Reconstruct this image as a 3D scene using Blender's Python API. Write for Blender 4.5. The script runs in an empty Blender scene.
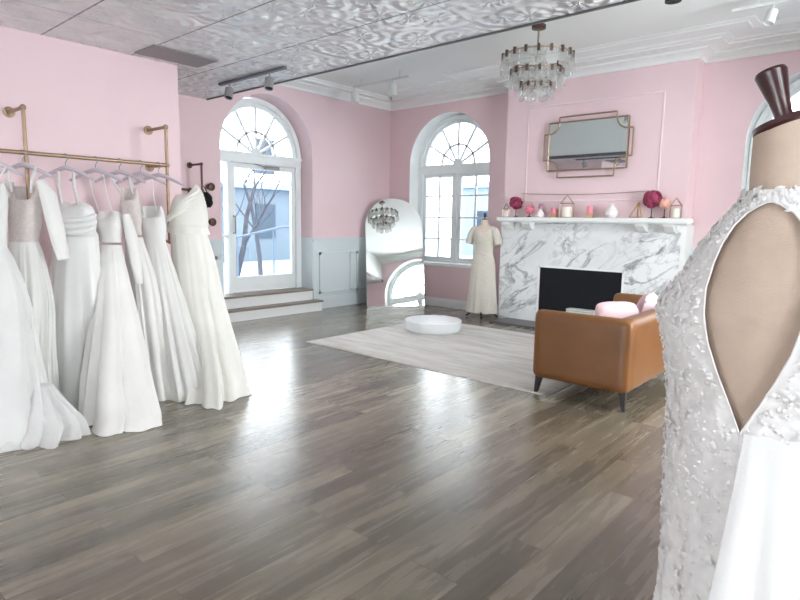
import bpy, bmesh, math, random
from math import sin, cos, pi, radians as rad, sqrt, atan2, exp
from mathutils import Vector, Matrix, noise

random.seed(7)
SC = bpy.context.scene
COL = SC.collection

# ------------------------------------------------------------------ camera, world, light, exposure
cam_data = bpy.data.cameras.new('camera')
cam = bpy.data.objects.new('camera', cam_data)
COL.objects.link(cam)
cam_data.sensor_width = 36.0
cam_data.lens = 581.6 / 800 * 36
cam_data.clip_start = 0.05
cam.matrix_world = Matrix(((0.75298538, -0.09935353, 0.65049357, 7.31624),
                           (0.65783605, 0.08921136, -0.74785899, -8.06583),
                           (0.01627102, 0.99104501, 0.13253318, 1.45),
                           (0, 0, 0, 1)))
SC.camera = cam
SC.view_settings.view_transform = 'Standard'
SC.view_settings.look = 'None'
SC.view_settings.gamma = 1
SC.view_settings.use_curve_mapping = False
SC.view_settings.exposure = 0.9

world = bpy.data.worlds.new('world')
SC.world = world
world.use_nodes = True
bg = world.node_tree.nodes['Background']
bg.inputs['Color'].default_value = (0.92, 0.965, 1.0, 1)
bg.inputs['Strength'].default_value = 3.9


def portal(loc, rot, sx, sz):
    l = bpy.data.lights.new('window_portal', 'AREA')
    l.shape = 'RECTANGLE'
    l.size, l.size_y = sx, sz
    l.cycles.is_portal = True
    o = bpy.data.objects.new('window_portal', l)
    o.location = loc
    o.rotation_euler = rot
    COL.objects.link(o)


# wall B windows (facing -Y), wall A door (facing +X), right wall windows (facing -X)
WIN_RIGHT = (-3.12, -7.8, -10.2, -12.6)
portal((1.315, 0.5, 2.0), (rad(-90), 0, 0), 1.7, 2.7)
portal((6.55, 0.5, 2.0), (rad(-90), 0, 0), 1.7, 2.7)
portal((-0.5, -2.67, 1.8), (0, rad(-90), 0), 3.0, 1.7)
WIN_FRONT_ADDED = (3.6, 5.4, 7.2)  # unseen windows, added so light reaches the fireplace wall from the front


def added_daylight(loc, rot, energy):    # area lamps standing in for sky, added outside the windows to brighten the room
    l = bpy.data.lights.new('added_daylight_lamp', 'AREA')
    l.shape = 'RECTANGLE'
    l.size, l.size_y = 2.9, 2.1
    l.energy = energy
    l.color = (0.97, 0.985, 1.0)
    o = bpy.data.objects.new('added_daylight_lamp', l)
    o.location = loc
    o.rotation_euler = rot
    COL.objects.link(o)


for yy, en in zip(WIN_RIGHT, (290, 120, 40, 40)):
    added_daylight((9.25, yy, 2.0), (0, rad(90), 0), en)
for xx, en in zip(WIN_FRONT_ADDED, (230, 150, 60)):
    added_daylight((xx, -15.75, 1.7), (rad(90), 0, 0), en)

# ------------------------------------------------------------------ node helpers / materials


def srgb(r, g, b):
    f = lambda c: (c / 255 / 12.92) if c / 255 <= 0.04045 else ((c / 255 + 0.055) / 1.055) ** 2.4
    return (f(r), f(g), f(b), 1)


class NT:
    def __init__(s, name):
        s.m = bpy.data.materials.new(name)
        s.m.use_nodes = True
        s.t = s.m.node_tree
        s.p = s.t.nodes['Principled BSDF']
        s.o = s.t.nodes['Material Output']

    def n(s, kind, **kw):
        nd = s.t.nodes.new('ShaderNode' + kind)
        for k, v in kw.items():
            if k[0] == '_':
                setattr(nd, k[1:], v)
            else:
                nd.inputs[int(k[1:]) if k[0] == 'i' and k[1:].isdigit() else k.replace('_', ' ')].default_value = v
        return nd

    def l(s, a, b):
        s.t.links.new(a, b)

    def math(s, op, a, b=None, c=None):
        nd = s.t.nodes.new('ShaderNodeMath')
        nd.operation = op
        for i, v in enumerate((a, b, c)):
            if v is None:
                continue
            if isinstance(v, (int, float)):
                nd.inputs[i].default_value = v
            else:
                s.l(v, nd.inputs[i])
        return nd.outputs[0]

    def obj(s, scale=(1, 1, 1), rot=(0, 0, 0)):
        tc = s.t.nodes.new('ShaderNodeTexCoord')
        mp = s.t.nodes.new('ShaderNodeMapping')
        mp.inputs['Scale'].default_value = scale
        mp.inputs['Rotation'].default_value = rot
        s.l(tc.outputs['Object'], mp.inputs['Vector'])
        return mp.outputs[0]

    def bump(s, h, strength=0.3, dist=0.01):
        b = s.t.nodes.new('ShaderNodeBump')
        b.inputs['Strength'].default_value = strength
        b.inputs['Distance'].default_value = dist
        s.l(h, b.inputs['Height'])
        s.l(b.outputs[0], s.p.inputs['Normal'])

    def ramp(s, fac, stops):
        r = s.t.nodes.new('ShaderNodeValToRGB')
        e = r.color_ramp.elements
        while len(e) < len(stops):
            e.new(0.5)
        for q, (pos, c) in zip(e, stops):
            q.position = pos
            q.color = c
        s.l(fac, r.inputs[0])
        return r.outputs[0]


def simple(name, col, rough=0.5, metal=0.0, var=0.04, nscale=6.0, bump=0.0, bscale=60, **kw):
    t = NT(name)
    v = t.obj()
    nz = t.n('TexNoise', Scale=nscale, Detail=3.0)
    t.l(v, nz.inputs['Vector'])
    c = Vector(col[:3])
    t.l(t.ramp(nz.outputs['Fac'], [(0.3, (*(c * (1 - var)), 1)), (0.7, (*(c * (1 + var)), 1))]), t.p.inputs['Base Color'])
    t.p.inputs['Roughness'].default_value = rough
    t.p.inputs['Metallic'].default_value = metal
    for k, val in kw.items():
        t.p.inputs[k.replace('_', ' ')].default_value = val
    if bump:
        nb = t.n('TexNoise', Scale=float(bscale), Detail=4.0)
        t.l(v, nb.inputs['Vector'])
        t.bump(nb.outputs['Fac'], bump, 0.005)
    return t.m


M = {}
M['pink'] = simple('pink_paint', srgb(230, 203, 206), 0.6, var=0.02, nscale=1.5, bump=0.04, bscale=90)
M['pink_trim'] = simple('pink_trim_paint', srgb(238, 218, 221), 0.45, var=0.01)
M['white'] = simple('white_paint', srgb(236, 238, 236), 0.45, var=0.015, nscale=2)
M['mint'] = simple('wainscot_paint', srgb(214, 224, 226), 0.4, var=0.015, nscale=2)
M['ceil'] = simple('ceiling_paint', srgb(232, 234, 230), 0.7, var=0.015, nscale=1)
M['frame'] = simple('window_paint', srgb(238, 243, 243), 0.4, var=0.02)
M['brass'] = simple('aged_brass', srgb(160, 136, 112), 0.42, 0.8, var=0.12, nscale=30)
M['gold'] = simple('gold_metal', srgb(168, 146, 124), 0.35, 0.8, var=0.05)
M['bronze'] = simple('bronze_metal', srgb(96, 76, 66), 0.4, 0.8, var=0.1)
M['black'] = simple('black_metal', srgb(26, 25, 27), 0.45, 0.0, var=0.1)
M['black_cloth'] = simple('black_cloth', srgb(18, 17, 20), 0.9, bump=0.5, bscale=80)
M['firebox'] = simple('firebox_black', srgb(8, 10, 18), 0.9, var=0.2)
M['slate'] = simple('slate_hearth', srgb(98, 96, 95), 0.4, var=0.1, nscale=4, bump=0.1)
M['grey_metal'] = simple('grey_lamp_metal', srgb(150, 150, 150), 0.4, 0.3)
M['track_grey'] = simple('grey_track_metal', srgb(105, 105, 108), 0.5, 0.2)
M['lamp_white'] = simple('white_lamp_metal', srgb(216, 218, 214), 0.45)
M['wood_dark'] = simple('dark_wood', srgb(34, 26, 24), 0.4, var=0.25, nscale=20)
M['mahogany'] = simple('mahogany_wood', srgb(58, 24, 26), 0.3, var=0.3, nscale=14, Coat_Weight=0.3)
M['wood_block'] = simple('pale_wood', srgb(186, 150, 116), 0.6, var=0.15, nscale=20)
M['tread'] = simple('grey_wood_tread', srgb(140, 128, 118), 0.4, var=0.15, nscale=5)
M['pod'] = simple('white_lacquer', srgb(236, 239, 241), 0.25, var=0.01)
M['panel_grey'] = simple('grey_panel', srgb(138, 133, 134), 0.5, 0.1, var=0.05, nscale=3)
M['form'] = simple('beige_linen', srgb(188, 167, 150), 0.85, var=0.05, nscale=25, bump=0.3, bscale=400)
M['form2'] = simple('pale_linen', srgb(226, 208, 192), 0.85, var=0.04, bump=0.2, bscale=300)
M['hanger'] = simple('lilac_grey_hanger', srgb(196, 186, 194), 0.5)
M['flower'] = simple('magenta_petals', srgb(146, 52, 82), 0.7, var=0.35, nscale=60)
M['flower_pink'] = simple('pink_petals', srgb(226, 128, 146), 0.7, var=0.2, nscale=60)
M['flower_peach'] = simple('peach_petals', srgb(232, 176, 160), 0.7, var=0.2, nscale=60)
M['stem'] = simple('dark_stem', srgb(70, 62, 52), 0.7)
M['candle'] = simple('ivory_candle', srgb(240, 232, 222), 0.5, Subsurface_Weight=0.2)
M['candle_pink'] = simple('pink_candle', srgb(234, 140, 156), 0.5, Subsurface_Weight=0.2)
M['ceramic'] = simple('white_ceramic', srgb(238, 228, 228), 0.2)
M['mauve_glass'] = simple('mauve_glass', srgb(166, 116, 140), 0.15)
M['snow'] = simple('snow', srgb(158, 178, 198), 0.9, var=0.05, nscale=1, bump=0.3, bscale=3)
M['facade'] = simple('blue_grey_siding', srgb(100, 112, 122), 0.8, var=0.06, nscale=1)
M['facade2'] = simple('pale_render_wall', srgb(138, 148, 154), 0.8, var=0.03, nscale=1)
M['facade_win'] = simple('dull_window_glass', srgb(62, 74, 86), 0.3)
M['bark'] = simple('grey_bark', srgb(70, 70, 76), 0.9, var=0.25, nscale=12)
M['rail_metal'] = simple('grey_rail_metal', srgb(98, 116, 134), 0.5)
M['lamp_glow'] = NT('lamp_bulb').m
_p = M['lamp_glow'].node_tree.nodes['Principled BSDF']
_p.inputs['Emission Color'].default_value = (1, 0.93, 0.84, 1)
_p.inputs['Emission Strength'].default_value = 6.0


def leather():
    t = NT('tan_leather')
    v = t.obj()
    a = t.n('TexNoise', Scale=2.5, Detail=4.0)
    t.l(v, a.inputs['Vector'])
    t.l(t.ramp(a.outputs['Fac'], [(0.3, srgb(116, 75, 39)), (0.7, srgb(134, 89, 49))]), t.p.inputs['Base Color'])
    t.p.inputs['Roughness'].default_value = 0.38
    b = t.n('TexVoronoi', Scale=160.0)
    t.l(v, b.inputs['Vector'])
    t.bump(b.outputs['Distance'], 0.12, 0.004)
    return t.m


M['leather'] = leather()


def floor_mat():
    t = NT('grey_brown_planks')
    v = t.obj((1, 1, 1), (0, 0, rad(90)))
    br = t.n('TexBrick', Scale=1.0, Mortar_Size=0.0016, Bias=0.0, Brick_Width=1.25, Row_Height=0.135, _offset=0.37, _offset_frequency=3)
    br.inputs['Color1'].default_value = (0, 0, 0, 1)
    br.inputs['Color2'].default_value = (1, 1, 1, 1)
    br.inputs['Mortar'].default_value = (0.5, 0.5, 0.5, 1)
    t.l(v, br.inputs['Vector'])
    g = t.n('TexNoise', Scale=1.0, Detail=5.0, Roughness=0.55, Distortion=0.1)
    # grain: stretched along Y, offset by the plank's own value
    tc = t.n('TexCoord')
    mp = t.n('Mapping', Scale=(16.0, 1.4, 1.0))
    t.l(tc.outputs['Object'], mp.inputs['Vector'])
    add = t.n('VectorMath', _operation='ADD')
    t.l(mp.outputs[0], add.inputs[0])
    sc = t.n('VectorMath', _operation='SCALE')
    sc.inputs['Scale'].default_value = 13.0
    t.l(br.outputs['Color'], sc.inputs[0])
    t.l(sc.outputs[0], add.inputs[1])
    t.l(add.outputs[0], g.inputs['Vector'])
    g2 = t.n('TexNoise', Scale=1.0, Detail=3.0)
    mp2 = t.n('Mapping', Scale=(2.2, 0.7, 1.0))
    t.l(tc.outputs['Object'], mp2.inputs['Vector'])
    t.l(mp2.outputs[0], g2.inputs['Vector'])
    mix = t.math('ADD', t.math('MULTIPLY', br.outputs['Color'], 0.24), t.math('ADD', t.math('MULTIPLY', g.outputs['Fac'], 0.5), t.math('MULTIPLY', g2.outputs['Fac'], 0.3)))
    col = t.ramp(mix, [(0.3, srgb(84, 76, 63)), (0.48, srgb(112, 103, 87)), (0.62, srgb(138, 128, 109)), (0.8, srgb(168, 158, 138))])
    dk = t.n('MixRGB', _blend_type='MULTIPLY')
    t.l(t.math('MULTIPLY', br.outputs['Fac'], 0.55), dk.inputs[0])
    t.l(col, dk.inputs[1])
    dk.inputs[2].default_value = (0.25, 0.22, 0.2, 1)
    t.l(dk.outputs[0], t.p.inputs['Base Color'])
    t.l(t.math('ADD', t.math('MULTIPLY', g.outputs['Fac'], 0.14), 0.2), t.p.inputs['Roughness'])
    h = t.math('SUBTRACT', t.math('MULTIPLY', g.outputs['Fac'], 0.35), br.outputs['Fac'])
    t.bump(h, 0.15, 0.002)
    t.p.inputs['Coat Weight'].default_value = 0.65
    t.p.inputs['Coat Roughness'].default_value = 0.24
    return t.m


M['floor'] = floor_mat()


def tin_mat():
    t = NT('embossed_silver_tin')
    tc = t.n('TexCoord')
    sp = t.n('SeparateXYZ')
    t.l(tc.outputs['Object'], sp.inputs[0])
    T = 0.695
    nz = t.n('TexNoise', Scale=3.2, Detail=2.0)
    t.l(tc.outputs['Object'], nz.inputs['Vector'])

    def cell(size, ox, oy):
        x = t.math('SUBTRACT', t.math('FRACT', t.math('DIVIDE', t.math('ADD', sp.outputs[0], ox), size)), 0.5)
        y = t.math('SUBTRACT', t.math('FRACT', t.math('DIVIDE', t.math('ADD', sp.outputs[1], oy), size)), 0.5)
        r = t.math('SQRT', t.math('ADD', t.math('MULTIPLY', x, x), t.math('MULTIPLY', y, y)))
        a = t.math('ARCTAN2', y, x)
        return x, y, r, a
    # embossed shells: every cell carries nested crescents turned its own way
    vo = t.n('TexVoronoi', Scale=3.3, Randomness=0.8, _voronoi_dimensions='2D')
    t.l(tc.outputs['Object'], vo.inputs['Vector'])
    d1 = vo.outputs['Distance']
    sub = t.n('VectorMath', _operation='SUBTRACT')
    t.l(tc.outputs['Object'], sub.inputs[0])
    t.l(vo.outputs['Position'], sub.inputs[1])
    sx = t.n('SeparateXYZ')
    t.l(sub.outputs[0], sx.inputs[0])
    sc_ = t.n('SeparateColor')
    t.l(vo.outputs['Color'], sc_.inputs[0])
    phi = t.math('MULTIPLY', sc_.outputs[0], 6.283)
    ox = t.math('SUBTRACT', sx.outputs[0], t.math('MULTIPLY', t.math('COSINE', phi), 0.10))
    oy = t.math('SUBTRACT', sx.outputs[1], t.math('MULTIPLY', t.math('SINE', phi), 0.10))
    rr = t.math('SQRT', t.math('ADD', t.math('MULTIPLY', ox, ox), t.math('MULTIPLY', oy, oy)))
    cres = t.math('SINE', t.math('ADD', t.math('MULTIPLY', rr, 62.0), t.math('MULTIPLY', nz.outputs['Fac'], 5.0)))
    flute = t.math('SINE', t.math('MULTIPLY', t.math('ARCTAN2', oy, ox), 11.0))
    dome = t.math('SUBTRACT', 1.0, t.math('MULTIPLY', t.math('MULTIPLY', d1, d1), 2.2))
    # raised bead on the tile seams
    X, Y, R_, A_ = cell(T, 0.0, 4.26)
    ed = t.math('MAXIMUM', t.math('MULTIPLY', t.math('ABSOLUTE', X), 0.988), t.math('ABSOLUTE', Y))
    seam = t.math('SMOOTHSTEP' if False else 'GREATER_THAN', ed, 0.49)
    h = t.math('ADD', t.math('ADD', t.math('MULTIPLY', dome, 1.2), t.math('MULTIPLY', cres, 0.42)), t.math('MULTIPLY', flute, 0.22))
    h = t.math('SUBTRACT', h, t.math('MULTIPLY', seam, 0.9))
    t.bump(h, 0.9, 0.03)
    mx = t.n('MixRGB')
    t.l(seam, mx.inputs[0])
    t.l(t.ramp(nz.outputs['Fac'], [(0.3, srgb(232, 232, 233)), (0.7, srgb(246, 246, 246))]), mx.inputs[1])
    mx.inputs[2].default_value = srgb(150, 149, 150)
    t.l(mx.outputs[0], t.p.inputs['Base Color'])
    t.p.inputs['Metallic'].default_value = 0.1
    t.p.inputs['Roughness'].default_value = 0.34
    return t.m


M['tin'] = tin_mat()


def marble():
    t = NT('white_marble_grey_veins')
    v = t.obj((1, 1, 1), (0, rad(32), 0))
    base = t.n('TexNoise', Scale=1.1, Detail=3.0)
    t.l(v, base.inputs['Vector'])

    def vein(scale, stretch, dist, width, seed):
        mp = t.n('Mapping', Scale=(stretch, 1.0, 1.0), Location=(seed, seed, seed))
        t.l(v, mp.inputs['Vector'])
        n = t.n('TexNoise', Scale=scale, Detail=7.0, Roughness=0.58, Distortion=dist)
        t.l(mp.outputs[0], n.inputs['Vector'])
        d = t.math('ABSOLUTE', t.math('SUBTRACT', n.outputs['Fac'], 0.5))
        return t.math('SUBTRACT', 1.0, t.math('MINIMUM', t.math('DIVIDE', d, width), 1.0))
    v1 = vein(2.6, 0.45, 0.9, 0.04, 3.1)
    v2 = vein(4.2, 0.5, 0.5, 0.02, 8.7)
    msk = t.n('TexNoise', Scale=1.6, Detail=2.0)
    t.l(v, msk.inputs['Vector'])
    mk = t.math('MULTIPLY', t.math('SUBTRACT', msk.outputs['Fac'], 0.33), 4.0)
    mk.node.use_clamp = True
    tot = t.math('ADD', t.math('MULTIPLY', t.math('MULTIPLY', v1, mk), 0.85), t.math('MULTIPLY', t.math('MULTIPLY', v2, mk), 0.4))
    tot.node.use_clamp = True
    soft = t.ramp(base.outputs['Fac'], [(0.35, srgb(222, 224, 224)), (0.65, srgb(240, 241, 240))])
    mix = t.n('MixRGB')
    t.l(tot, mix.inputs[0])
    t.l(soft, mix.inputs[1])
    mix.inputs[2].default_value = srgb(132, 135, 140)
    t.l(mix.outputs[0], t.p.inputs['Base Color'])
    t.p.inputs['Roughness'].default_value = 0.25
    return t.m


M['marble'] = marble()


def rug_mat():
    t = NT('cream_textured_rug')
    v = t.obj()
    a = t.n('TexNoise', Scale=2.2, Detail=5.0, Roughness=0.7)
    mp = t.n('Mapping', Scale=(0.6, 3.0, 1.0))
    t.l(v, mp.inputs['Vector'])
    t.l(mp.outputs[0], a.inputs['Vector'])
    t.l(t.ramp(a.outputs['Fac'], [(0.38, srgb(212, 207, 200)), (0.55, srgb(232, 228, 222)), (0.7, srgb(240, 237, 232))]), t.p.inputs['Base Color'])
    t.p.inputs['Roughness'].default_value = 0.95
    b = t.n('TexNoise', Scale=140.0, Detail=2.0)
    t.l(v, b.inputs['Vector'])
    t.bump(t.math('ADD', b.outputs['Fac'], t.math('MULTIPLY', a.outputs['Fac'], 2.0)), 0.6, 0.008)
    return t.m


M['rug'] = rug_mat()


def cloth(name, col, translucent=0.25, rough=0.85, transp=0.0, bump=0.15, bscale=220, lace=False):
    t = NT(name)
    v = t.obj()
    nz = t.n('TexNoise', Scale=4.0, Detail=3.0)
    t.l(v, nz.inputs['Vector'])
    c = Vector(col[:3])
    colr = t.ramp(nz.outputs['Fac'], [(0.3, (*(c * 0.96), 1)), (0.7, (*(c * 1.02), 1))])
    if lace:
        vo = t.n('TexVoronoi', Scale=46.0, _feature='SMOOTH_F1')
        t.l(v, vo.inputs['Vector'])
        n2 = t.n('TexNoise', Scale=70.0, Detail=3.0)
        t.l(v, n2.inputs['Vector'])
        hh = t.math('ADD', vo.outputs['Distance'], t.math('MULTIPLY', n2.outputs['Fac'], 0.5))
        r = t.ramp(hh, [(0.3, (*(c * 1.03), 1)), (0.8, (*(c * 0.92), 1))])
        colr = r
        t.bump(hh, 0.4, 0.004)
    else:
        b = t.n('TexNoise', Scale=float(bscale), Detail=2.0)
        t.l(v, b.inputs['Vector'])
        t.bump(b.outputs['Fac'], bump, 0.003)
    t.l(colr, t.p.inputs['Base Color'])
    t.p.inputs['Roughness'].default_value = rough
    t.p.inputs['Sheen Weight'].default_value = 0.15
    tr = t.n('BsdfTranslucent')
    t.l(colr, tr.inputs['Color'])
    mx = t.n('MixShader', Fac=translucent)
    t.l(t.p.outputs[0], mx.inputs[1])
    t.l(tr.outputs[0], mx.inputs[2])
    out = mx.outputs[0]
    if transp:
        tp = t.n('BsdfTransparent')
        m2 = t.n('MixShader', Fac=transp)
        t.l(out, m2.inputs[1])
        t.l(tp.outputs[0], m2.inputs[2])
        out = m2.outputs[0]
    t.l(out, t.o.inputs['Surface'])
    return t.m


M['satin'] = cloth('white_satin', srgb(243, 243, 240), 0.1, 0.5, bump=0.05)
M['crepe'] = cloth('ivory_crepe', srgb(243, 241, 236), 0.1, 0.7)
M['mikado'] = cloth('ivory_mikado', srgb(243, 241, 233), 0.1, 0.55, bump=0.05)
M['chiffon'] = cloth('white_chiffon', srgb(243, 242, 238), 0.15, 0.9)
M['tulle'] = cloth('white_tulle', srgb(250, 249, 248), 0.3, 0.95, transp=0.22)
M['tulle_dense'] = cloth('dense_white_tulle', srgb(243, 243, 240), 0.2, 0.95, transp=0.05)
M['lace'] = cloth('white_lace', srgb(236, 233, 231), 0.15, 0.9, lace=True)
M['lace_nude'] = cloth('lace_over_nude', srgb(236, 226, 221), 0.2, 0.9, lace=True)
M['lace_ivory'] = cloth('ivory_lace', srgb(232, 226, 214), 0.2, 0.9, lace=True)
M['fur'] = cloth('pink_plush', srgb(240, 204, 208), 0.1, 1.0, bump=0.8, bscale=90)


def glass_pane():
    t = NT('clear_window_glass')
    g = t.n('BsdfGlossy', Roughness=0.02)
    tp = t.n('BsdfTransparent')
    tp.inputs['Color'].default_value = (0.97, 0.985, 0.99, 1)
    fr = t.n('Fresnel', IOR=1.4)
    mx = t.n('MixShader')
    t.l(fr.outputs[0], mx.inputs[0])
    t.l(tp.outputs[0], mx.inputs[1])
    t.l(g.outputs[0], mx.inputs[2])
    t.l(mx.outputs[0], t.o.inputs['Surface'])
    return t.m


M['glass'] = glass_pane()


def crystal():
    t = NT('ribbed_clear_glass')
    g = t.n('BsdfGlossy', Roughness=0.12)
    tp = t.n('BsdfTransparent')
    tp.inputs['Color'].default_value = (0.93, 0.94, 0.93, 1)
    df = t.n('BsdfTranslucent')
    df.inputs['Color'].default_value = (0.9, 0.9, 0.88, 1)
    v = t.obj()
    w = t.n('TexWave', Scale=30.0, Distortion=2.0)
    t.l(v, w.inputs['Vector'])
    m1 = t.n('MixShader', Fac=0.3)
    t.l(tp.outputs[0], m1.inputs[1])
    t.l(g.outputs[0], m1.inputs[2])
    m2 = t.n('MixShader', Fac=0.24)
    t.l(m1.outputs[0], m2.inputs[1])
    t.l(df.outputs[0], m2.inputs[2])
    b = t.n('Bump', Strength=0.6, Distance=0.004)
    t.l(w.outputs['Fac'], b.inputs['Height'])
    t.l(b.outputs[0], g.inputs['Normal'])
    t.l(m2.outputs[0], t.o.inputs['Surface'])
    return t.m


M['crystal'] = crystal()
M['mirror'] = NT('silvered_mirror').m
_p = M['mirror'].node_tree.nodes['Principled BSDF']
_p.inputs['Base Color'].default_value = (0.8, 0.82, 0.81, 1)
_p.inputs['Metallic'].default_value = 1.0
_p.inputs['Roughness'].default_value = 0.02

# ------------------------------------------------------------------ mesh helpers


class MB:
    """collects shapes and links them as one mesh object"""

    def __init__(s):
        s.v, s.f, s.sm = [], [], []

    def add(s, vs, fs, smooth=False):
        o = len(s.v)
        s.v += [Vector(p) for p in vs]
        s.f += [tuple(i + o for i in f) for f in fs]
        s.sm += [smooth] * len(fs)
        return s

    def box(s, x0, y0, z0, x1, y1, z1, m=None):
        vs = [Vector((x, y, z)) for x in (x0, x1) for y in (y0, y1) for z in (z0, z1)]
        if m is not None:
            vs = [m @ p for p in vs]
        return s.add(vs, [(0, 1, 3, 2), (4, 6, 7, 5), (0, 4, 5, 1), (2, 3, 7, 6), (0, 2, 6, 4), (1, 5, 7, 3)])

    def prism(s, poly, f, w0, w1):
        """poly in (u,z), f(u,z,w) maps to 3d, extruded over w"""
        n = len(poly)
        vs = [f(u, z, w0) for u, z in poly] + [f(u, z, w1) for u, z in poly]
        fs = [tuple(range(n)), tuple(range(2 * n - 1, n - 1, -1))]
        fs += [(i, n + i, n + (i + 1) % n, (i + 1) % n) for i in range(n)]
        return s.add(vs, fs)

    def grid(s, rows, closed=True, smooth=True, cap0=False, cap1=False):
        nr, nc = len(rows), len(rows[0])
        vs = [p for r in rows for p in r]
        fs = []
        for i in range(nr - 1):
            for j in range(nc if closed else nc - 1):
                k = (j + 1) % nc
                fs.append((i * nc + j, i * nc + k, (i + 1) * nc + k, (i + 1) * nc + j))
        if cap0:
            fs.append(tuple(range(nc - 1, -1, -1)))
        if cap1:
            fs.append(tuple(range((nr - 1) * nc, nr * nc)))
        return s.add(vs, fs, smooth)

    def lathe(s, prof, seg=32, c=(0, 0, 0), m=None, cap0=True, cap1=True):
        rows = []
        for r, z in prof:
            row = [Vector((c[0] + r * cos(2 * pi * j / seg), c[1] + r * sin(2 * pi * j / seg), c[2] + z)) for j in range(seg)]
            if m is not None:
                row = [m @ p for p in row]
            rows.append(row)
        return s.grid(rows, True, True, cap0, cap1)

    def tube(s, pts, r, seg=12, closed=False):
        pts = [Vector(p) for p in pts]
        n = len(pts)
        rs = r if isinstance(r, (list, tuple)) else [r] * n
        rows = []
        up = Vector((0, 0, 1))
        prev = None
        for i, p in enumerate(pts):
            a = pts[(i - 1) % n] if (i or closed) else p
            b = pts[(i + 1) % n] if (i < n - 1 or closed) else p
            d = (b - a).normalized()
            if prev is None:
                x = d.cross(up if abs(d.z) < 0.95 else Vector((1, 0, 0))).normalized()
            else:
                x = (prev - d * prev.dot(d)).normalized()
            prev = x
            y = d.cross(x)
            rows.append([p + (x * cos(2 * pi * j / seg) + y * sin(2 * pi * j / seg)) * rs[i] for j in range(seg)])
        if closed:
            rows.append(rows[0])
            return s.grid(rows, True, True)
        return s.grid(rows, True, True, True, True)

    def ball(s, c, r, m=None, seg=16, rings=10, sc=(1, 1, 1)):
        rows = []
        for i in range(rings + 1):
            a = -pi / 2 + pi * i / rings
            rows.append([Vector((c[0] + r * sc[0] * max(cos(a), 1e-4) * cos(2 * pi * j / seg), c[1] + r * sc[1] * max(cos(a), 1e-4) * sin(2 * pi * j / seg), c[2] + r * sc[2] * sin(a))) for j in range(seg)])
        if m is not None:
            rows = [[m @ p for p in q] for q in rows]
        return s.grid(rows)

    def rbox(s, x0, y0, z0, x1, y1, z1, r, seg=4, m=None, crown=0.0):
        """rounded box, all edges rounded with radius r; crown puffs the faces"""
        cx, cy, cz = (x0 + x1) / 2, (y0 + y1) / 2, (z0 + z1) / 2
        hx, hy, hz = (x1 - x0) / 2, (y1 - y0) / 2, (z1 - z0) / 2
        N = 14
        for ax in range(3):
            for sg in (-1, 1):
                rows = []
                for i in range(N + 1):
                    row = []
                    for j in range(N + 1):
                        def prm(k):
                            # denser near the edges
                            t = k / N * 2 - 1
                            return (abs(t) ** 0.45) * (1 if t >= 0 else -1) if True else t
                        a, b = prm(i), prm(j)
                        p = [0, 0, 0]
                        p[ax] = sg
                        p[(ax + 1) % 3] = a * sg
                        p[(ax + 2) % 3] = b
                        q = Vector((p[0] * hx, p[1] * hy, p[2] * hz))
                        inner = Vector((max(-hx + r, min(hx - r, q.x)), max(-hy + r, min(hy - r, q.y)), max(-hz + r, min(hz - r, q.z))))
                        d = q - inner
                        q = inner + (d.normalized() * r if d.length > 1e-9 else d)
                        if crown:
                            h = (hx, hy, hz)
                            e = (1 - (p[(ax + 1) % 3]) ** 2) * (1 - (p[(ax + 2) % 3]) ** 2)
                            q[ax] += sg * crown * e
                        q = q + Vector((cx, cy, cz))
                        row.append(m @ q if m is not None else q)
                    rows.append(row)
                s.grid(rows, False, True)
        return s

    def build(s, name, mat, parent=None, world=False, weld=0.0, bevel=0.0, kind=None):
        me = bpy.data.meshes.new(name)
        vs = s.v
        if world and parent is not None:
            inv = (Matrix.Translation(parent.location) @ parent.rotation_euler.to_matrix().to_4x4()).inverted()
            vs = [inv @ p for p in vs]
        me.from_pydata([tuple(p) for p in vs], [], s.f)
        me.polygons.foreach_set('use_smooth', s.sm)
        bm = bmesh.new()
        bm.from_mesh(me)
        if weld:
            bmesh.ops.remove_doubles(bm, verts=bm.verts, dist=weld)
        bmesh.ops.recalc_face_normals(bm, faces=bm.faces)
        bm.to_mesh(me)
        bm.free()
        me.set_sharp_from_angle(angle=rad(31))
        me.materials.append(mat)
        o = bpy.data.objects.new(name, me)
        COL.objects.link(o)
        if parent is not None:
            o.parent = parent
        if bevel:
            b = o.modifiers.new('bevel', 'BEVEL')
            b.width = bevel
            b.segments = 2
            b.limit_method = 'ANGLE'
        if kind:
            o['kind'] = kind
        return o


def thing(name, label, cat, loc=(0, 0, 0), rz=0.0, group=None):
    o = bpy.data.objects.new(name, None)
    o.empty_display_size = 0.1
    COL.objects.link(o)
    o.location = loc
    o.rotation_euler = (0, 0, rz)
    return tag(o, label, cat, group)


def tag(o, label, cat, group=None):
    o['label'] = label
    o['category'] = cat
    if group:
        o['group'] = group
    return o


def struct_empty(name, loc=(0, 0, 0)):
    o = bpy.data.objects.new(name, None)
    COL.objects.link(o)
    o.location = loc
    o['kind'] = 'structure'
    return o


def copy_tree(o, parent=None):
    c = o.copy()
    COL.objects.link(c)
    if parent is not None:
        c.parent = parent
    for ch in list(o.children):
        copy_tree(ch, c)
    return c


# ------------------------------------------------------------------ room shell
H = 3.6            # white ceiling
HT = 2.84          # tin ceiling
SOFF = -4.26       # edge of tin ceiling
XR, YB = 8.5, -15.0
XC, YC = 2.1, -5.23
R_, ZS, ZSILL = 0.83, 2.45, 0.74

MB().box(-0.6, YB - 0.4, -0.1, XR + 0.6, 0.6, 0).build('floor', M['floor'], kind='structure')
MB().box(-0.6, SOFF - 1.6, H, XR + 0.6, 0.6, H + 0.15).build('ceiling', M['ceil'], kind='structure')
c = MB()
c.box(0.96, YC, HT, XR + 0.4, SOFF, HT + 0.03)
c.box(XC - 0.3, YB - 0.4, HT, XR + 0.4, YC, HT + 0.03)
c.build('ceiling_tin', M['tin'], kind='structure')
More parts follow.
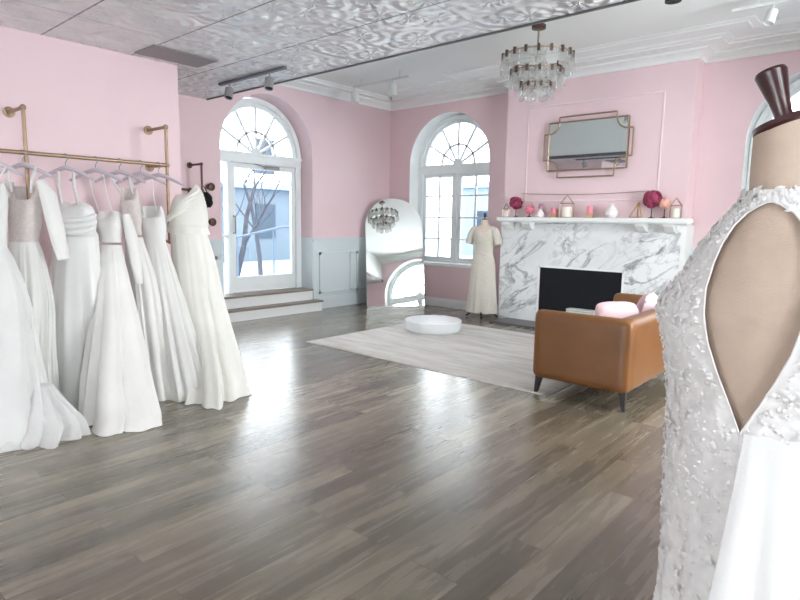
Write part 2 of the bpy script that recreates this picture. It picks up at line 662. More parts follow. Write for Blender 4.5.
# bulkhead that the tin ceiling hangs from, closing the gap up to the white ceiling
MB().box(0.96, SOFF - 0.1, HT + 0.03, XR + 0.4, SOFF, H).build('wall_bulkhead', M['ceil'], kind='structure')
MB().box(0.96, SOFF - 0.004, HT - 0.012, XR, SOFF + 0.012, HT + 0.05).build('trim_1', M['track_grey'], kind='structure')
MB().box(0.94, YC, HT + 0.0, 0.96, SOFF, H).build('wall_bulkhead_end', M['ceil'], kind='structure')


def arch_pts(u0, R, zs, n=32):
    return [(u0 + R * cos(pi - pi * i / n), zs + R * sin(pi * i / n)) for i in range(n + 1)]


def wall_arches(name, f, ua, ub, ztop, t, openings, mat, reveal=None):
    """wall in the (u,z) plane with arched openings (u0,R,zb,zs); f(u,z,w), w outward thickness"""
    mb, rv = MB(), MB()
    us = ua
    for (u0, R, zb, zs) in openings:
        for w in (0, t):
            mb.add([f(us, 0, w), f(u0 - R, 0, w), f(u0 - R, ztop, w), f(us, ztop, w)], [(0, 1, 2, 3)])
            if zb > 0:
                mb.add([f(u0 - R, 0, w), f(u0 + R, 0, w), f(u0 + R, zb, w), f(u0 - R, zb, w)], [(0, 1, 2, 3)])
            ap = arch_pts(u0, R, zs)
            for p, q in zip(ap, ap[1:]):
                mb.add([f(*p, w), f(*q, w), f(q[0], ztop, w), f(p[0], ztop, w)], [(0, 1, 2, 3)])
        loop = [(u0 - R, zb)] + arch_pts(u0, R, zs) + [(u0 + R, zb)]
        for i, (p, q) in enumerate(zip(loop, loop[1:])):
            rv.add([f(*p, 0), f(*q, 0), f(*q, t), f(*p, t)], [(0, 1, 2, 3)], 0 < i < len(loop) - 2)
        if zb > 0:
            rv.add([f(u0 - R, zb, 0), f(u0 + R, zb, 0), f(u0 + R, zb, t), f(u0 - R, zb, t)], [(0, 1, 2, 3)])
        us = u0 + R
    for w in (0, t):
        mb.add([f(us, 0, w), f(ub, 0, w), f(ub, ztop, w), f(us, ztop, w)], [(0, 1, 2, 3)])
    mb.add([f(ua, ztop, 0), f(ub, ztop, 0), f(ub, ztop, t), f(ua, ztop, t)], [(0, 1, 2, 3)])
    o = mb.build(name, mat, weld=1e-5, kind='structure')
    if openings:
        rv.build('reveal', reveal or mat, o, weld=1e-5)
    return o


fA = lambda u, z, w: Vector((-w, u, z))           # left wall with door, u = Y
fB = lambda u, z, w: Vector((u, w, z))            # far wall, u = X
fR = lambda u, z, w: Vector((XR + w, u, z))       # right wall, u = Y
DOOR = (-2.67, R_, 0.0, ZS)
wall_arches('wall_left', fA, YC - 0.1, 0.0, H, 0.42, [DOOR], M['pink'])
WB = [(1.315, R_, ZSILL, ZS), (6.55, R_, ZSILL, ZS)]
wall_arches('wall_back', fB, -0.42, XR + 0.4, H, 0.42, WB, M['pink'], M['white'])
WR = [(y, R_, ZSILL, 1.93) for y in reversed(WIN_RIGHT[1:])] + [(WIN_RIGHT[0], 1.1, ZSILL, 2.28)]
wall_arches('wall_right', fR, YB - 0.4, 0.0, H, 0.42, WR, M['pink'], M['white'])
w = MB()
w.box(XC - 0.2, YB - 0.2, 0, XC, YC, HT + 0.05)
w.build('wall_rack', M['pink'], kind='structure')
MB().box(-0.42, YC - 0.2, 0, XC - 0.2, YC, H).build('wall_return', M['pink'], kind='structure')
fF = lambda u, z, w: Vector((u, YB - w, z))       # unseen wall behind the camera, its windows added for light
WF_ADDED = [(x, R_, ZSILL - 0.3, 1.93) for x in WIN_FRONT_ADDED]
wall_arches('wall_front', fF, XC - 0.2, XR + 0.4, HT + 0.05, 0.42, WF_ADDED, M['pink'], M['white'])
# chimney breast
BX0, BX1, BY = 2.62, 5.2, -0.3
MB().box(BX0, BY, 0, BX1, 0, H).build('wall_chimney', M['pink'], kind='structure')

# cornices: stepped white mouldings
def cornice(name, path, closed=False):
    """path: list of (x,y) along the wall, interior on the left-hand normal given"""
    prof = [(0.0, 3.44), (0.02, 3.44), (0.035, 3.47), (0.09, 3.50), (0.13, 3.515), (0.13, 3.535), (0.32, 3.54), (0.32, 3.555), (0.38, 3.56), (0.40, 3.575), (0.62, 3.578), (0.63, 3.588), (0.70, 3.59), (0.70, H + 0.01), (0.0, H + 0.01)]
    return prof


def sweep_cornice(name, pts, norms, prof):
    mb = MB()
    rows = []
    for (d, z) in prof:
        rows.append([Vector((p[0] + n[0] * d, p[1] + n[1] * d, z)) for p, n in zip(pts, norms)])
    mb.grid(rows, False, False)
    return mb.build(name, M['white'], kind='structure')


PROF_W = cornice('', [])
PROF_N = [(0.0, 3.44), (0.02, 3.44), (0.035, 3.47), (0.09, 3.50), (0.13, 3.515), (0.13, 3.535), (0.24, 3.545), (0.24, 3.575), (0.27, 3.58), (0.27, H + 0.01), (0, H + 0.01)]
sweep_cornice('trim_2', [(0, SOFF + 0.1), (0, 0)], [(1, 0), (1, -1)], PROF_N)
sweep_cornice('trim_3', [(0, 0), (BX0, 0), (BX0, BY), (BX1, BY), (BX1, 0), (XR, 0)],
              [(1, -1), (-1, -1), (-1, -1), (1, -1), (1, -1), (-1, -1)], PROF_W)
sweep_cornice('trim_4', [(XR, 0), (XR, SOFF)], [(-1, -1), (-1, 0)], PROF_N)
# chimney panel moulding (thin raised frame)
m = MB()
px0, px1, pz0, pz1, pw = 2.97, 4.86, 1.78, 3.12, 0.022
for a in ((px0, pz0, px1, pz0 + pw), (px0, pz1 - pw, px1, pz1), (px0, pz0, px0 + pw, pz1), (px1 - pw, pz0, px1, pz1)):
    m.box(a[0], BY - 0.011, a[1], a[2], BY, a[3])
m.build('trim_5', M['pink_trim'], kind='structure', bevel=0.006)


def wainscot(name, f, ua, ub, panels, h=1.175, base=0.19):
    m = MB()
    rect = lambda a, b, c, d, t: m.prism([(a, c), (b, c), (b, d), (a, d)], f, -t, 0)
    rect(ua, ub, 0, h - 0.03, 0.012)
    rect(ua, ub, h - 0.03, h, 0.05)
    rect(ua, ub, h - 0.06, h - 0.03, 0.03)
    rect(ua, ub, h - 0.2, h - 0.185, 0.022)
    rect(ua, ub, 0, base - 0.03, 0.03)
    rect(ua, ub, base - 0.03, base, 0.022)
    for (a, b) in panels:
        z0, z1, t, k = base + 0.06, h - 0.24, 0.034, 0.04
        for q in ((a, b, z0, z0 + k), (a, b, z1 - k, z1), (a, a + k, z0, z1), (b - k, b, z0, z1)):
            rect(*q, t)
    return m.build(name, M['mint'], kind='structure')


wainscot('trim_6', fA, -1.84, 0, [(-1.72, -0.98), (-0.86, -0.1)])
wainscot('trim_7', fA, YC, -3.5, [(-5.1, -4.4), (-4.28, -3.6)])
wainscot('trim_8', lambda u, z, w: Vector((u, w, z)), BX1, 5.72, [(5.28, 5.66)])
# painted lower reveal of the door recess
m = MB()
for yy, s in ((-2.67 + R_, -1), (-2.67 - R_, 1)):
    m.box(-0.42, min(yy, yy + s * 0.012), 0.0, 0.0, max(yy, yy + s * 0.012), 1.175)
m.build('trim_9', M['mint'], kind='structure')


def baseboard(name, f, ua, ub, h=0.15):
    m = MB()
    m.prism([(ua, 0), (ub, 0), (ub, h - 0.035), (ua, h - 0.035)], f, -0.022, 0)
    m.prism([(ua, h - 0.035), (ub, h - 0.035), (ub, h), (ua, h)], f, -0.014, 0)
    return m.build(name, M['white'], kind='structure', bevel=0.003)


baseboard('baseboard_back', fB, 0.0, BX0)
baseboard('baseboard_right', fR, YB, 0.0)
baseboard('baseboard_rack', lambda u, z, w: Vector((XC - w, u, z)), YB, YC)
baseboard('baseboard_front', lambda u, z, w: Vector((u, YB - w, z)), XC, XR)

# ------------------------------------------------------------------ windows


def ring(mb, f, u0, zs, r0, r1, w0, w1, n=28, a0=0.0, a1=pi):
    for i in range(n):
        a, b = a0 + (a1 - a0) * i / n, a0 + (a1 - a0) * (i + 1) / n
        mb.prism([(u0 + r0 * cos(a), zs + r0 * sin(a)), (u0 + r1 * cos(a), zs + r1 * sin(a)),
                  (u0 + r1 * cos(b), zs + r1 * sin(b)), (u0 + r0 * cos(b), zs + r0 * sin(b))], f, w0, w1)


def bar(mb, f, p, q, wd, w0, w1):
    p, q = Vector(p), Vector(q)
    d = (q - p).normalized() * wd / 2
    n = Vector((-d.y, d.x))
    mb.prism([tuple(p + n), tuple(q + n), tuple(q - n), tuple(p - n)], f, w0, w1)


JIT = [0]


def rectb(mb, f, a, b, c, d, w0, w1):
    JIT[0] = (JIT[0] + 1) % 7
    w0, w1 = w0 - JIT[0] * 0.0006, w1 + JIT[0] * 0.0006
    mb.prism([(a, c), (b, c), (b, d), (a, d)], f, w0, w1)


def fanlight(root, f, u0, R, zs, w):
    m = MB()
    ring(m, f, u0, zs, R - 0.07, R, w - 0.06, w + 0.06)
    ring(m, f, u0, zs, R - 0.125, R - 0.07, w - 0.02, w + 0.04)
    m.build('arched_frame', M['frame'], root)
    m = MB()
    ri = R - 0.125
    for a in (30, 60, 90, 120, 150):
        bar(m, f, (u0, zs), (u0 + ri * cos(rad(a)), zs + ri * sin(rad(a))), 0.032, w - 0.012, w + 0.03)
    ring(m, f, u0, zs, ri * 0.47, ri * 0.47 + 0.032, w - 0.012, w + 0.03)
    ring(m, f, u0, zs, 0.0, 0.095, w - 0.018, w + 0.03, 10)
    m.build('fan_muntins', M['frame'], root)
    m = MB()
    m.prism([(u0 - ri, zs)] + [(u0 - ri * cos(pi * i / 24), zs + ri * sin(pi * i / 24)) for i in range(1, 25)], f, w + 0.008, w + 0.014)
    m.build('fan_glass', M['glass'], root)


def arched_window(idx, f, u0, R, zb, zs, w=0.3):
    root = struct_empty('window_%d' % idx)
    Ro = R - 0.005
    fanlight(root, f, u0, Ro, zs, w)
    m = MB()
    rectb(m, f, u0 - Ro, u0 - Ro + 0.09, zb, zs, w - 0.06, w + 0.06)
    rectb(m, f, u0 + Ro - 0.09, u0 + Ro, zb, zs, w - 0.06, w + 0.06)
    rectb(m, f, u0 - Ro, u0 + Ro, zs - 0.15, zs, w - 0.06, w + 0.06)
    rectb(m, f, u0 - Ro, u0 + Ro, zs - 0.03, zs + 0.005, w - 0.075, w + 0.06)
    rectb(m, f, u0 - 0.035, u0 + 0.035, zb, zs, w - 0.05, w + 0.06)
    rectb(m, f, u0 - Ro, u0 + Ro, zb, zb + 0.05, w - 0.06, w + 0.06)
    m.build('window_frame', M['frame'], root)
    m = MB()
    rectb(m, f, u0 - R + 0.005, u0 + R - 0.005, zb - 0.03, zb + 0.02, -0.03, w)
    m.build('window_sill', M['frame'], root)
    for s in (-1, 1):
        a, b = sorted((u0 + s * 0.037, u0 + s * (Ro - 0.092)))
        c, d = zb + 0.052, zs - 0.152
        k = 0.055
        m = MB()
        for q in ((a, a + k, c, d), (b - k, b, c, d), (a, b, c, c + k), (a, b, d - k, d)):
            rectb(m, f, *q, w - 0.02, w + 0.03)
        mid = (a + b) / 2
        rectb(m, f, mid - 0.014, mid + 0.014, c, d, w - 0.006, w + 0.024)
        for i in (1, 2, 3):
            zz = c + (d - c) * i / 4
            rectb(m, f, a, b, zz - 0.013, zz + 0.013, w - 0.006, w + 0.024)
        sh = m.build('casement', M['frame'], root)
        g = MB()
        rectb(g, f, a + 0.03, b - 0.03, c + 0.03, d - 0.03, w + 0.008, w + 0.013)
        g.build('pane', M['glass'], sh)
    return root


arched_window(1, fB, *WB[0])
arched_window(2, fB, *WB[1])
for i, q in enumerate(WR):
    arched_window(3 + i, fR, *q)
for i, q in enumerate(WF_ADDED):  # window units for the added openings behind the camera
    arched_window(7 + i, fF, *q)

# ------------------------------------------------------------------ door with fanlight
door = struct_empty('door_1')
ZD = 0.345
yl, yr = -2.67 - R_ + 0.01, -2.67 + R_ - 0.01
fanlight(door, fA, -2.67, R_ - 0.005, ZS - 0.02, 0.34)
m = MB()
rectb(m, fA, yl, yr, 2.29, 2.44, 0.27, 0.40)
rectb(m, fA, yl, yr, 2.40, 2.445, 0.25, 0.40)
rectb(m, fA, yr - 0.10, yr, ZD, 2.29, 0.28, 0.40)
rectb(m, fA, yl, yl + 0.05, ZD, 2.29, 0.28, 0.40)
rectb(m, fA, -3.21, -3.165, ZD, 2.29, 0.28, 0.40)
rectb(m, fA, yl, -3.165, 1.18, 1.23, 0.3, 0.38)
m.build('door_frame', M['frame'], door)
g = MB()
rectb(g, fA, yl + 0.05, -3.21, ZD, 2.29, 0.335, 0.34)
g.build('sidelight_glass', M['glass'], door)
leaf = MB()
dl, dr = -3.16, yr - 0.105
rectb(leaf, fA, dl, dl + 0.085, ZD + 0.01, 2.285, 0.31, 0.36)
rectb(leaf, fA, dr - 0.06, dr, ZD + 0.01, 2.285, 0.31, 0.36)
rectb(leaf, fA, dl, dr, ZD + 0.01, ZD + 0.24, 0.31, 0.36)
rectb(leaf, fA, dl, dr, 2.215, 2.285, 0.31, 0.36)
leaf = leaf.build('door_leaf', M['frame'], door)
g = MB()
rectb(g, fA, dl + 0.06, dr - 0.04, ZD + 0.2, 2.23, 0.332, 0.338)
g.build('door_glass', M['glass'], leaf)
hb = MB()
hb.tube([(-0.3, dl + 0.045, 1.25), (-0.25, dl + 0.045, 1.25), (-0.25, dl + 0.045, 1.5), (-0.3, dl + 0.045, 1.5)], 0.011)
hb.build('pull_handle', M['grey_metal'], leaf)
cl = MB()
cl.box(-0.31, -2.55, 2.225, -0.25, -2.3, 2.275)
cl.tube([(-0.27, -2.48, 2.23), (-0.24, -2.62, 2.262), (-0.29, -2.78, 2.3)], 0.008)
cl.build('door_closer', M['grey_metal'], leaf)

st = thing('entry_steps', 'two white wooden steps with grey treads below the glass door', 'steps', (0, -2.67, 0))
m = MB().box(-0.42, yl - 0.005, 0, 0.0, yr + 0.005, 0.315)
m.build('riser', M['white'], st, world=True)
MB().box(-0.42, yl - 0.005, 0.315, 0.025, yr + 0.005, ZD).build('tread', M['tread'], st, world=True, bevel=0.006)
MB().box(0.02, -3.62, 0, 0.175, -1.8, 0.14).build('riser', M['white'], st, world=True)
MB().box(0.02, -3.64, 0.14, 0.2, -1.78, 0.17).build('tread', M['tread'], st, world=True, bevel=0.006)

# ------------------------------------------------------------------ fireplace
fp = thing('fireplace', 'white marble fireplace with grey veins, black firebox and white mantel shelf', 'fireplace', ((BX0 + BX1) / 2, -0.33, 0))
FY = -0.335
OX0, OX1, OZ0, OZ1 = 3.265, 4.515, 0.16, 0.86
m = MB()
for q in ((BX0 - 0.01, 0.0, OX0, 1.48), (OX1, 0.0, BX1 - 0.02, 1.48), (OX0, OZ1, OX1, 1.48), (OX0, 0, OX1, OZ0)):
    m.box(q[0], FY, q[1], q[2], BY - 0.001, q[3])
m.build('marble_surround', M['marble'], fp, world=True)
m = MB()
for q in ((OX0, OZ0, OX0 + 0.025, OZ1), (OX1 - 0.025, OZ0, OX1, OZ1), (OX0, OZ1 - 0.025, OX1, OZ1)):
    m.box(q[0], FY - 0.012, q[1], q[2], FY, q[3])
m.build('firebox_trim', M['white'], fp, world=True)
m = MB()
m.box(OX0 + 0.025, FY + 0.012, OZ0, OX1 - 0.025, BY - 0.003, OZ1 - 0.025)
m.build('firebox', M['firebox'], fp, world=True)
m = MB()
m.box(2.66, -0.56, 1.497, 5.30, BY - 0.001, 1.55)
m.box(2.68, -0.52, 1.48, 5.28, BY - 0.001, 1.497)
m.build('mantel_shelf', M['white'], fp, world=True, bevel=0.004)
for x in (2.72, 3.05, 4.66, 5.0):
    m = MB()
    prof = [(-0.335, 1.48), (-0.50, 1.48), (-0.50, 1.45), (-0.46, 1.42), (-0.42, 1.39), (-0.38, 1.375), (-0.335, 1.37)]
    m.prism(prof, lambda u, z, w_, x=x: Vector((x + w_, u, z)), 0, 0.12)
    m.build('corbel', M['white'], fp, world=True, bevel=0.004)
MB().box(BX0 + 0.12, -0.78, 0, BX1 + 0.05, FY, 0.03).build('hearth_slab', M['slate'], fp, world=True, bevel=0.004)
MB().box(BX1 - 0.02, FY + 0.001, 0, BX1 + 0.035, 0, 1.48).build('side_pilaster', M['white'], fp, world=True)

# small pale slatted log grate standing before the firebox
gr = thing('fire_grate', 'low pale slatted grate in front of the black firebox', 'grate', (4.06, -0.52, 0.03))
m = MB()
for i in range(3):
    m.box(-0.22, -0.07, 0.2 + i * 0.03, 0.17, 0.07, 0.222 + i * 0.03)
m.build('slats', M['lamp_white'], gr, bevel=0.004)
for sx in (-0.15, 0.15):
    MB().box(sx - 0.015, -0.06, 0, sx + 0.015, 0.06, 0.2).build('leg', M['black'], gr)

# ------------------------------------------------------------------ wall mirror over the mantel
wm = thing('wall_mirror', 'wide gold-framed mirror with notched corners above the fireplace', 'mirror', (3.89, BY, 2.51))
rx0, rx1, rz0, rz1 = 3.335, 4.445, 2.2, 2.855
MB().box(rx0, -0.345, rz0, rx1, -0.335, rz1).build('mirror_glass', M['mirror'], wm, world=True)
MB().box(rx0, -0.335, rz0, rx1, BY, rz1).build('backing', M['black'], wm, world=True)


def goldbar(mb, pts, r=0.0105):
    for p, q in zip(pts, pts[1:]):
        mb.tube([(p[0], -0.352, p[1]), (q[0], -0.352, q[1])], r, 8)


m = MB()
goldbar(m, [(rx0, rz0), (rx1, rz0), (rx1, rz1), (rx0, rz1), (rx0, rz0)])
m.build('inner_frame', M['gold'], wm, world=True)
m = MB()
tz0, tz1, tx0, tx1 = 2.105, 2.925, 3.27, 4.51
ax_, az_ = 0.155, 0.15      # arc size inside the rectangle corner
arc = lambda cx, cz, a0: [(cx + ax_ * cos(a0 - i * pi / 16), cz + az_ * sin(a0 - i * pi / 16)) for i in range(9)]
loop = [(rx0 + ax_, tz1), (rx1 - ax_, tz1)]
loop += arc(rx1, rz1, pi)[::1][:1]
loop += [(rx1 + ax_ * cos(pi + i * pi / 16), rz1 + az_ * sin(pi + i * pi / 16)) for i in range(9)]
loop += [(tx1, rz1 - az_), (tx1, rz0 + az_)]
loop += [(rx1 + ax_ * cos(pi / 2 + i * pi / 16), rz0 + az_ * sin(pi / 2 + i * pi / 16)) for i in range(9)]
loop += [(rx1 - ax_, tz0), (rx0 + ax_, tz0)]
loop += [(rx0 + ax_ * cos(0 + i * pi / 16), rz0 + az_ * sin(0 + i * pi / 16)) for i in range(9)]
loop += [(tx0, rz0 + az_), (tx0, rz1 - az_)]
loop += [(rx0 + ax_ * cos(-pi / 2 + i * pi / 16), rz1 + az_ * sin(-pi / 2 + i * pi / 16)) for i in range(9)]
loop += [loop[0]]
goldbar(m, loop)
m.build('notched_frame', M['gold'], wm, world=True)

# ------------------------------------------------------------------ mantel ornaments
ZM = 1.551
def lantern(x, hgt, wd, label):
    t = thing('wire_lantern', label, 'lantern', (x, -0.43, ZM), 0.35, 'gold wire house lanterns on the mantel')
    m = MB()
    h1 = hgt * 0.62
    b = [(-wd, -wd), (wd, -wd), (wd, wd), (-wd, wd)]
    for i in range(4):
        p, q = b[i], b[(i + 1) % 4]
        m.tube([(*p, 0.004), (*q, 0.004)], 0.004, 6)
        m.tube([(*p, h1), (*q, h1)], 0.004, 6)
        m.tube([(*p, 0.004), (*p, h1)], 0.004, 6)
        m.tube([(*p, h1), (0, 0, hgt)], 0.004, 6)
    m.build('wire_frame', M['gold'], t)
    MB().lathe([(0.0, 0), (wd * 0.78, 0), (wd * 0.78, h1 * 0.72), (wd * 0.6, h1 * 0.75), (0, h1 * 0.75)], 20, (0, 0, 0.006)).build('candle', M['candle'], t)
    return t


lantern(2.74, 0.2, 0.045, 'small gold wire lantern at the left end of the mantel shelf')
lantern(3.7, 0.31, 0.085, 'largest gold wire lantern, in the middle of the mantel under the mirror')
lantern(5.12, 0.25, 0.062, 'gold wire lantern at the right end of the mantel shelf')


def flower_stand(x, r, hgt, mat, label, name='flower_stem'):
    t = thing(name, label, 'flowers', (x, -0.42, ZM))
    MB().lathe([(0, 0), (0.035, 0), (0.04, 0.006), (0.012, 0.014), (0.006, 0.03), (0.006, hgt - r), (0, hgt - r)], 16).build('stem', M['stem'], t)
    m = MB()
    rnd = random.Random(int(x * 100))
    for i in range(60):
        z = 1 - 2 * (i + 0.5) / 60
        a = i * 2.39996
        q = sqrt(1 - z * z)
        d = Vector((q * cos(a), q * sin(a), z))
        cc = Vector((0, 0, hgt - r * 0.6)) + d * r * rnd.uniform(0.55, 0.95)
        mm = Matrix.Translation(cc) @ d.to_track_quat('Z', 'Y').to_matrix().to_4x4()
        m.ball((0, 0, 0), r * rnd.uniform(0.26, 0.38), mm, 8, 5, (1, 1, 0.45))
    m.build('petals', mat, t)
    return t


flower_stand(2.9, 0.1, 0.27, M['flower'], 'dark pink flower ball on a thin stem, left side of the mantel')
flower_stand(4.83, 0.118, 0.31, M['flower'], 'dark pink flower ball on a thin stem, right side of the mantel')
flower_stand(3.12, 0.065, 0.15, M['flower_pink'], 'light pink flower beside the left dark pink flower ball')
flower_stand(4.985, 0.07, 0.22, M['flower_peach'], 'peach flower between the right dark pink flower ball and end lantern')

pb = thing('perfume_bottle', 'small mauve glass bottle on the mantel left of centre', 'bottle', (3.3, -0.43, ZM))
MB().lathe([(0, 0), (0.06, 0), (0.066, 0.02), (0.055, 0.06), (0.022, 0.1), (0.018, 0.12), (0, 0.12)], 20).build('body', M['ceramic'], pb)
MB().lathe([(0, 0.12), (0.026, 0.12), (0.03, 0.15), (0.024, 0.19), (0, 0.2)], 16).build('stopper', M['mauve_glass'], pb)
for x, hh, lab in ((3.5, 0.13, 'pink candle on a wooden block just left of the middle lantern'), (4.03, 0.15, 'pink candle on a wooden block right of the middle lantern')):
    t = thing('block_candle', lab, 'candle', (x, -0.43, ZM), 0.2, 'pink candles on wooden blocks')
    MB().box(-0.05, -0.04, 0, 0.05, 0.04, 0.055).build('wood_block', M['wood_block'], t, bevel=0.004)
    MB().lathe([(0, 0), (0.038, 0), (0.038, hh - 0.055), (0.03, hh - 0.05), (0, hh - 0.052)], 20, (0, 0, 0.055)).build('candle', M['candle_pink'], t)
v = thing('white_vase', 'rounded white ceramic vase on the mantel left of the beige triangle', 'vase', (4.33, -0.43, ZM))
MB().lathe([(0, 0), (0.05, 0), (0.08, 0.04), (0.082, 0.08), (0.055, 0.13), (0.028, 0.16), (0.034, 0.19), (0.03, 0.19), (0.022, 0.16), (0, 0.15)], 24).build('body', M['ceramic'], v)
t = thing('triangle_easel', 'beige wooden triangle stand on the mantel left of the right flower ball', 'stand', (4.62, -0.42, ZM), 0.15)
m = MB()
for p, q in (((-0.06, 0.0, 0.008), (0.05, 0.0, 0.2)), ((0.05, 0.0, 0.2), (0.09, 0, 0.008)), ((-0.06, 0, 0.008), (0.09, 0, 0.008)), ((0.04, 0.0, 0.19), (0.03, 0.07, 0.006))):
    m.tube([p, q], 0.009, 8)
m.build('legs', M['wood_block'], t)
# thin cord strung above the ornaments
m = MB()
pts = [Vector((2.92 + 1.9 * i / 24, BY - 0.012, 1.9 - 0.03 * sin(pi * i / 24))) for i in range(25)]
m.tube(pts, 0.004, 6)
gl = m.build('cord_garland', M['gold'])
tag(gl, 'thin gold cord strung along the pink wall above the mantel ornaments', 'garland')

# ------------------------------------------------------------------ chandelier
ch = thing('chandelier', 'tiered glass-plate chandelier with gold clips hanging from the white ceiling', 'chandelier', (4.10, -2.18, H))
MB().lathe([(0, 0), (0.03, 0), (0.03, -0.035), (0.075, -0.04), (0.075, -0.075), (0.02, -0.08), (0, -0.08)], 24).build('canopy', M['bronze'], ch)
MB().lathe([(0.009, 0), (0.009, -0.36)], 10).build('rod', M['brass'], ch)
ZR = -0.36
for r, z in ((0.37, ZR), (0.27, ZR - 0.16), (0.16, ZR - 0.29)):
    m = MB()
    m.tube([(r * cos(2 * pi * i / 48), r * sin(2 * pi * i / 48), z) for i in range(48)], 0.008, 8, True)
    for k in range(3):
        a = 2 * pi * k / 3
        m.tube([(r * cos(a), r * sin(a), z), (0, 0, z + 0.02)], 0.005, 6)
    m.build('ring_frame', M['brass'], ch)
MB().lathe([(0.012, ZR + 0.02), (0.03, ZR), (0.02, ZR - 0.05), (0.02, ZR - 0.28), (0.03, ZR - 0.31), (0.0, ZR - 0.33)], 14).build('column', M['brass'], ch)


def plate_bm(wd, hh):
    m = MB()
    prof = [(-wd * 0.45, 0.0), (wd * 0.45, 0.0), (wd * 0.55, -hh * 0.7), (wd * 0.42, -hh * 0.9), (0, -hh), (-wd * 0.42, -hh * 0.9), (-wd * 0.55, -hh * 0.7)]
    m.prism(prof, lambda u, z, w_: Vector((w_ + 0.02 * (z / hh) ** 2, u, z)), -0.004, 0.004)
    return m


for r, z, n, wd, hh in ((0.372, ZR + 0.01, 18, 0.118, 0.19), (0.275, ZR - 0.15, 13, 0.118, 0.17), (0.168, ZR - 0.28, 8, 0.115, 0.17)):
    proto = clip = None
    for k in range(n):
        a = 2 * pi * k / n
        if proto is None:
            proto = plate_bm(wd, hh).build('glass_plate', M['crystal'], ch)
            cb = MB()
            cb.box(-0.014, -0.014, -0.05, 0.014, 0.014, 0.02)
            clip = cb.build('clip', M['bronze'], proto, bevel=0.003)
            o = proto
        else:
            o = copy_tree(proto, ch)
        o.location = (r * cos(a), r * sin(a), z)
        o.rotation_euler = (0, 0, a)
for k in range(6):
    a = 2 * pi * k / 6
    m = MB()
    m.ball((0.12 * cos(a), 0.12 * sin(a), ZR - 0.1), 0.022, None, 10, 6, (1, 1, 1.4))
    m.build('bulb', M['ceramic'], ch)

# ------------------------------------------------------------------ track lights
def track_light(label, p0, p1, z, heads, mats, ceil_gap=0.0, hs=1.0, aim=(0.1, 0.1, -1), group='track lights'):
    p0, p1 = Vector((*p0, z)), Vector((*p1, z))
    mid = (p0 + p1) / 2
    d = (p1 - p0)
    t = thing('track_light', label, 'track light', (mid.x, mid.y, z), atan2(d.y, d.x), group)
    L = d.length / 2
    m = MB().box(-L, -0.018, -0.025, L, 0.018, 0.0)
    m.build('track', mats[0], t)
    if ceil_gap:
        for s in (-0.7, 0.7):
            m = MB()
            m.tube([(L * s, 0, 0), (L * s, 0, ceil_gap)], 0.008, 8)
            m.build('hanger_rod', mats[0], t)
    for u in heads:
        hd = MB()
        hd.tube([(u, 0, -0.025), (u, 0, -0.08)], 0.009, 8)
        ax = Vector(aim).normalized()
        q = ax.to_track_quat('Z', 'Y').to_matrix().to_4x4()
        mm = Matrix.Translation(Vector((u, 0, -0.07))) @ q
        mm = mm @ Matrix.Scale(hs, 4)
        hd.lathe([(0, 0.0), (0.03, 0.0), (0.04, 0.01), (0.042, 0.11), (0.038, 0.115), (0.034, 0.1), (0, 0.098)], 20, m=mm)
        h = hd.build('lamp_head', mats[1], t)
        MB().lathe([(0, 0.101), (0.033, 0.101), (0.033, 0.104), (0, 0.104)], 16, m=mm).build('lens', mats[2], h)
    return t


track_light('grey track with two dark lamp heads on the tin ceiling by the door arch', (1.79, -4.6), (2.88, -4.61), HT, (-0.37, 0.31), (M['track_grey'], M['grey_metal'], M['black']), aim=(0.25, -0.3, -1))
track_light('white track with two lamp heads on the white ceiling in the far left corner', (0.63, -1.55), (1.74, -1.55), H - 0.09, (-0.53, 0.25), (M['lamp_white'], M['lamp_white'], M['grey_metal']), 0.09, 1.5, aim=(0.05, 0.05, -1))
track_light('white track with lamp heads above the right arched window', (5.82, -1.58), (7.2, -1.58), H - 0.09, (-0.35, 0.5), (M['lamp_white'], M['lamp_white'], M['lamp_white']), 0.09, 1.15, aim=(-0.2, -0.3, -1))
sp = thing('ceiling_spot', 'small black spot lamp on the tin ceiling edge near the top right', 'spot lamp', (6.15, -4.37, HT))
MB().lathe([(0, 0), (0.055, 0), (0.055, -0.02), (0.03, -0.03), (0, -0.03)], 20).build('base', M['black'], sp)
MB().lathe([(0.0, -0.03), (0.02, -0.03), (0.02, -0.045), (0.04, -0.055), (0.045, -0.105), (0.035, -0.107), (0, -0.1)], 20).build('lamp_head', M['black'], sp)

pn = MB().box(2.22, -5.68, HT - 0.012, 2.57, -5.1, HT - 0.001).build('ceiling_panel', M['panel_grey'])
m = MB()
m.v, m.f, m.sm = [], [], []
tag(pn, 'plain grey access panel in the tin ceiling next to the pink wall', 'panel')

# ------------------------------------------------------------------ rug, podium, sofa
m = MB()
nx, ny = 60, 46
rows = []
for i in range(nx + 1):
    row = []
    for j in range(ny + 1):
        x, y = 1.95 + 3.16 * i / nx, -3.61 + 2.43 * j / ny
        e = min(i, nx - i, j, ny - j)
        z = 0.012 + 0.003 * noise.noise(Vector((x * 3, y * 9, 0))) if e > 0 else 0.006
        row.append(Vector((x, y, z)))
    rows.append(row)
m.grid(rows, False, True)
m.box(1.95, -3.61, 0.001, 5.11, -1.18, 0.006)
rg = m.build('area_rug', M['rug'])
tag(rg, 'large cream textured rug on the wood floor under the round podium', 'rug')

pd = thing('podium', 'low round white podium standing on the cream rug', 'podium', (2.58, -1.93, 0.017))
MB().lathe([(0, 0), (0.355, 0), (0.355, 0.02), (0.375, 0.025), (0.38, 0.04), (0.38, 0.135), (0.372, 0.143), (0, 0.143)], 64).build('drum', M['pod'], pd, bevel=0.0)

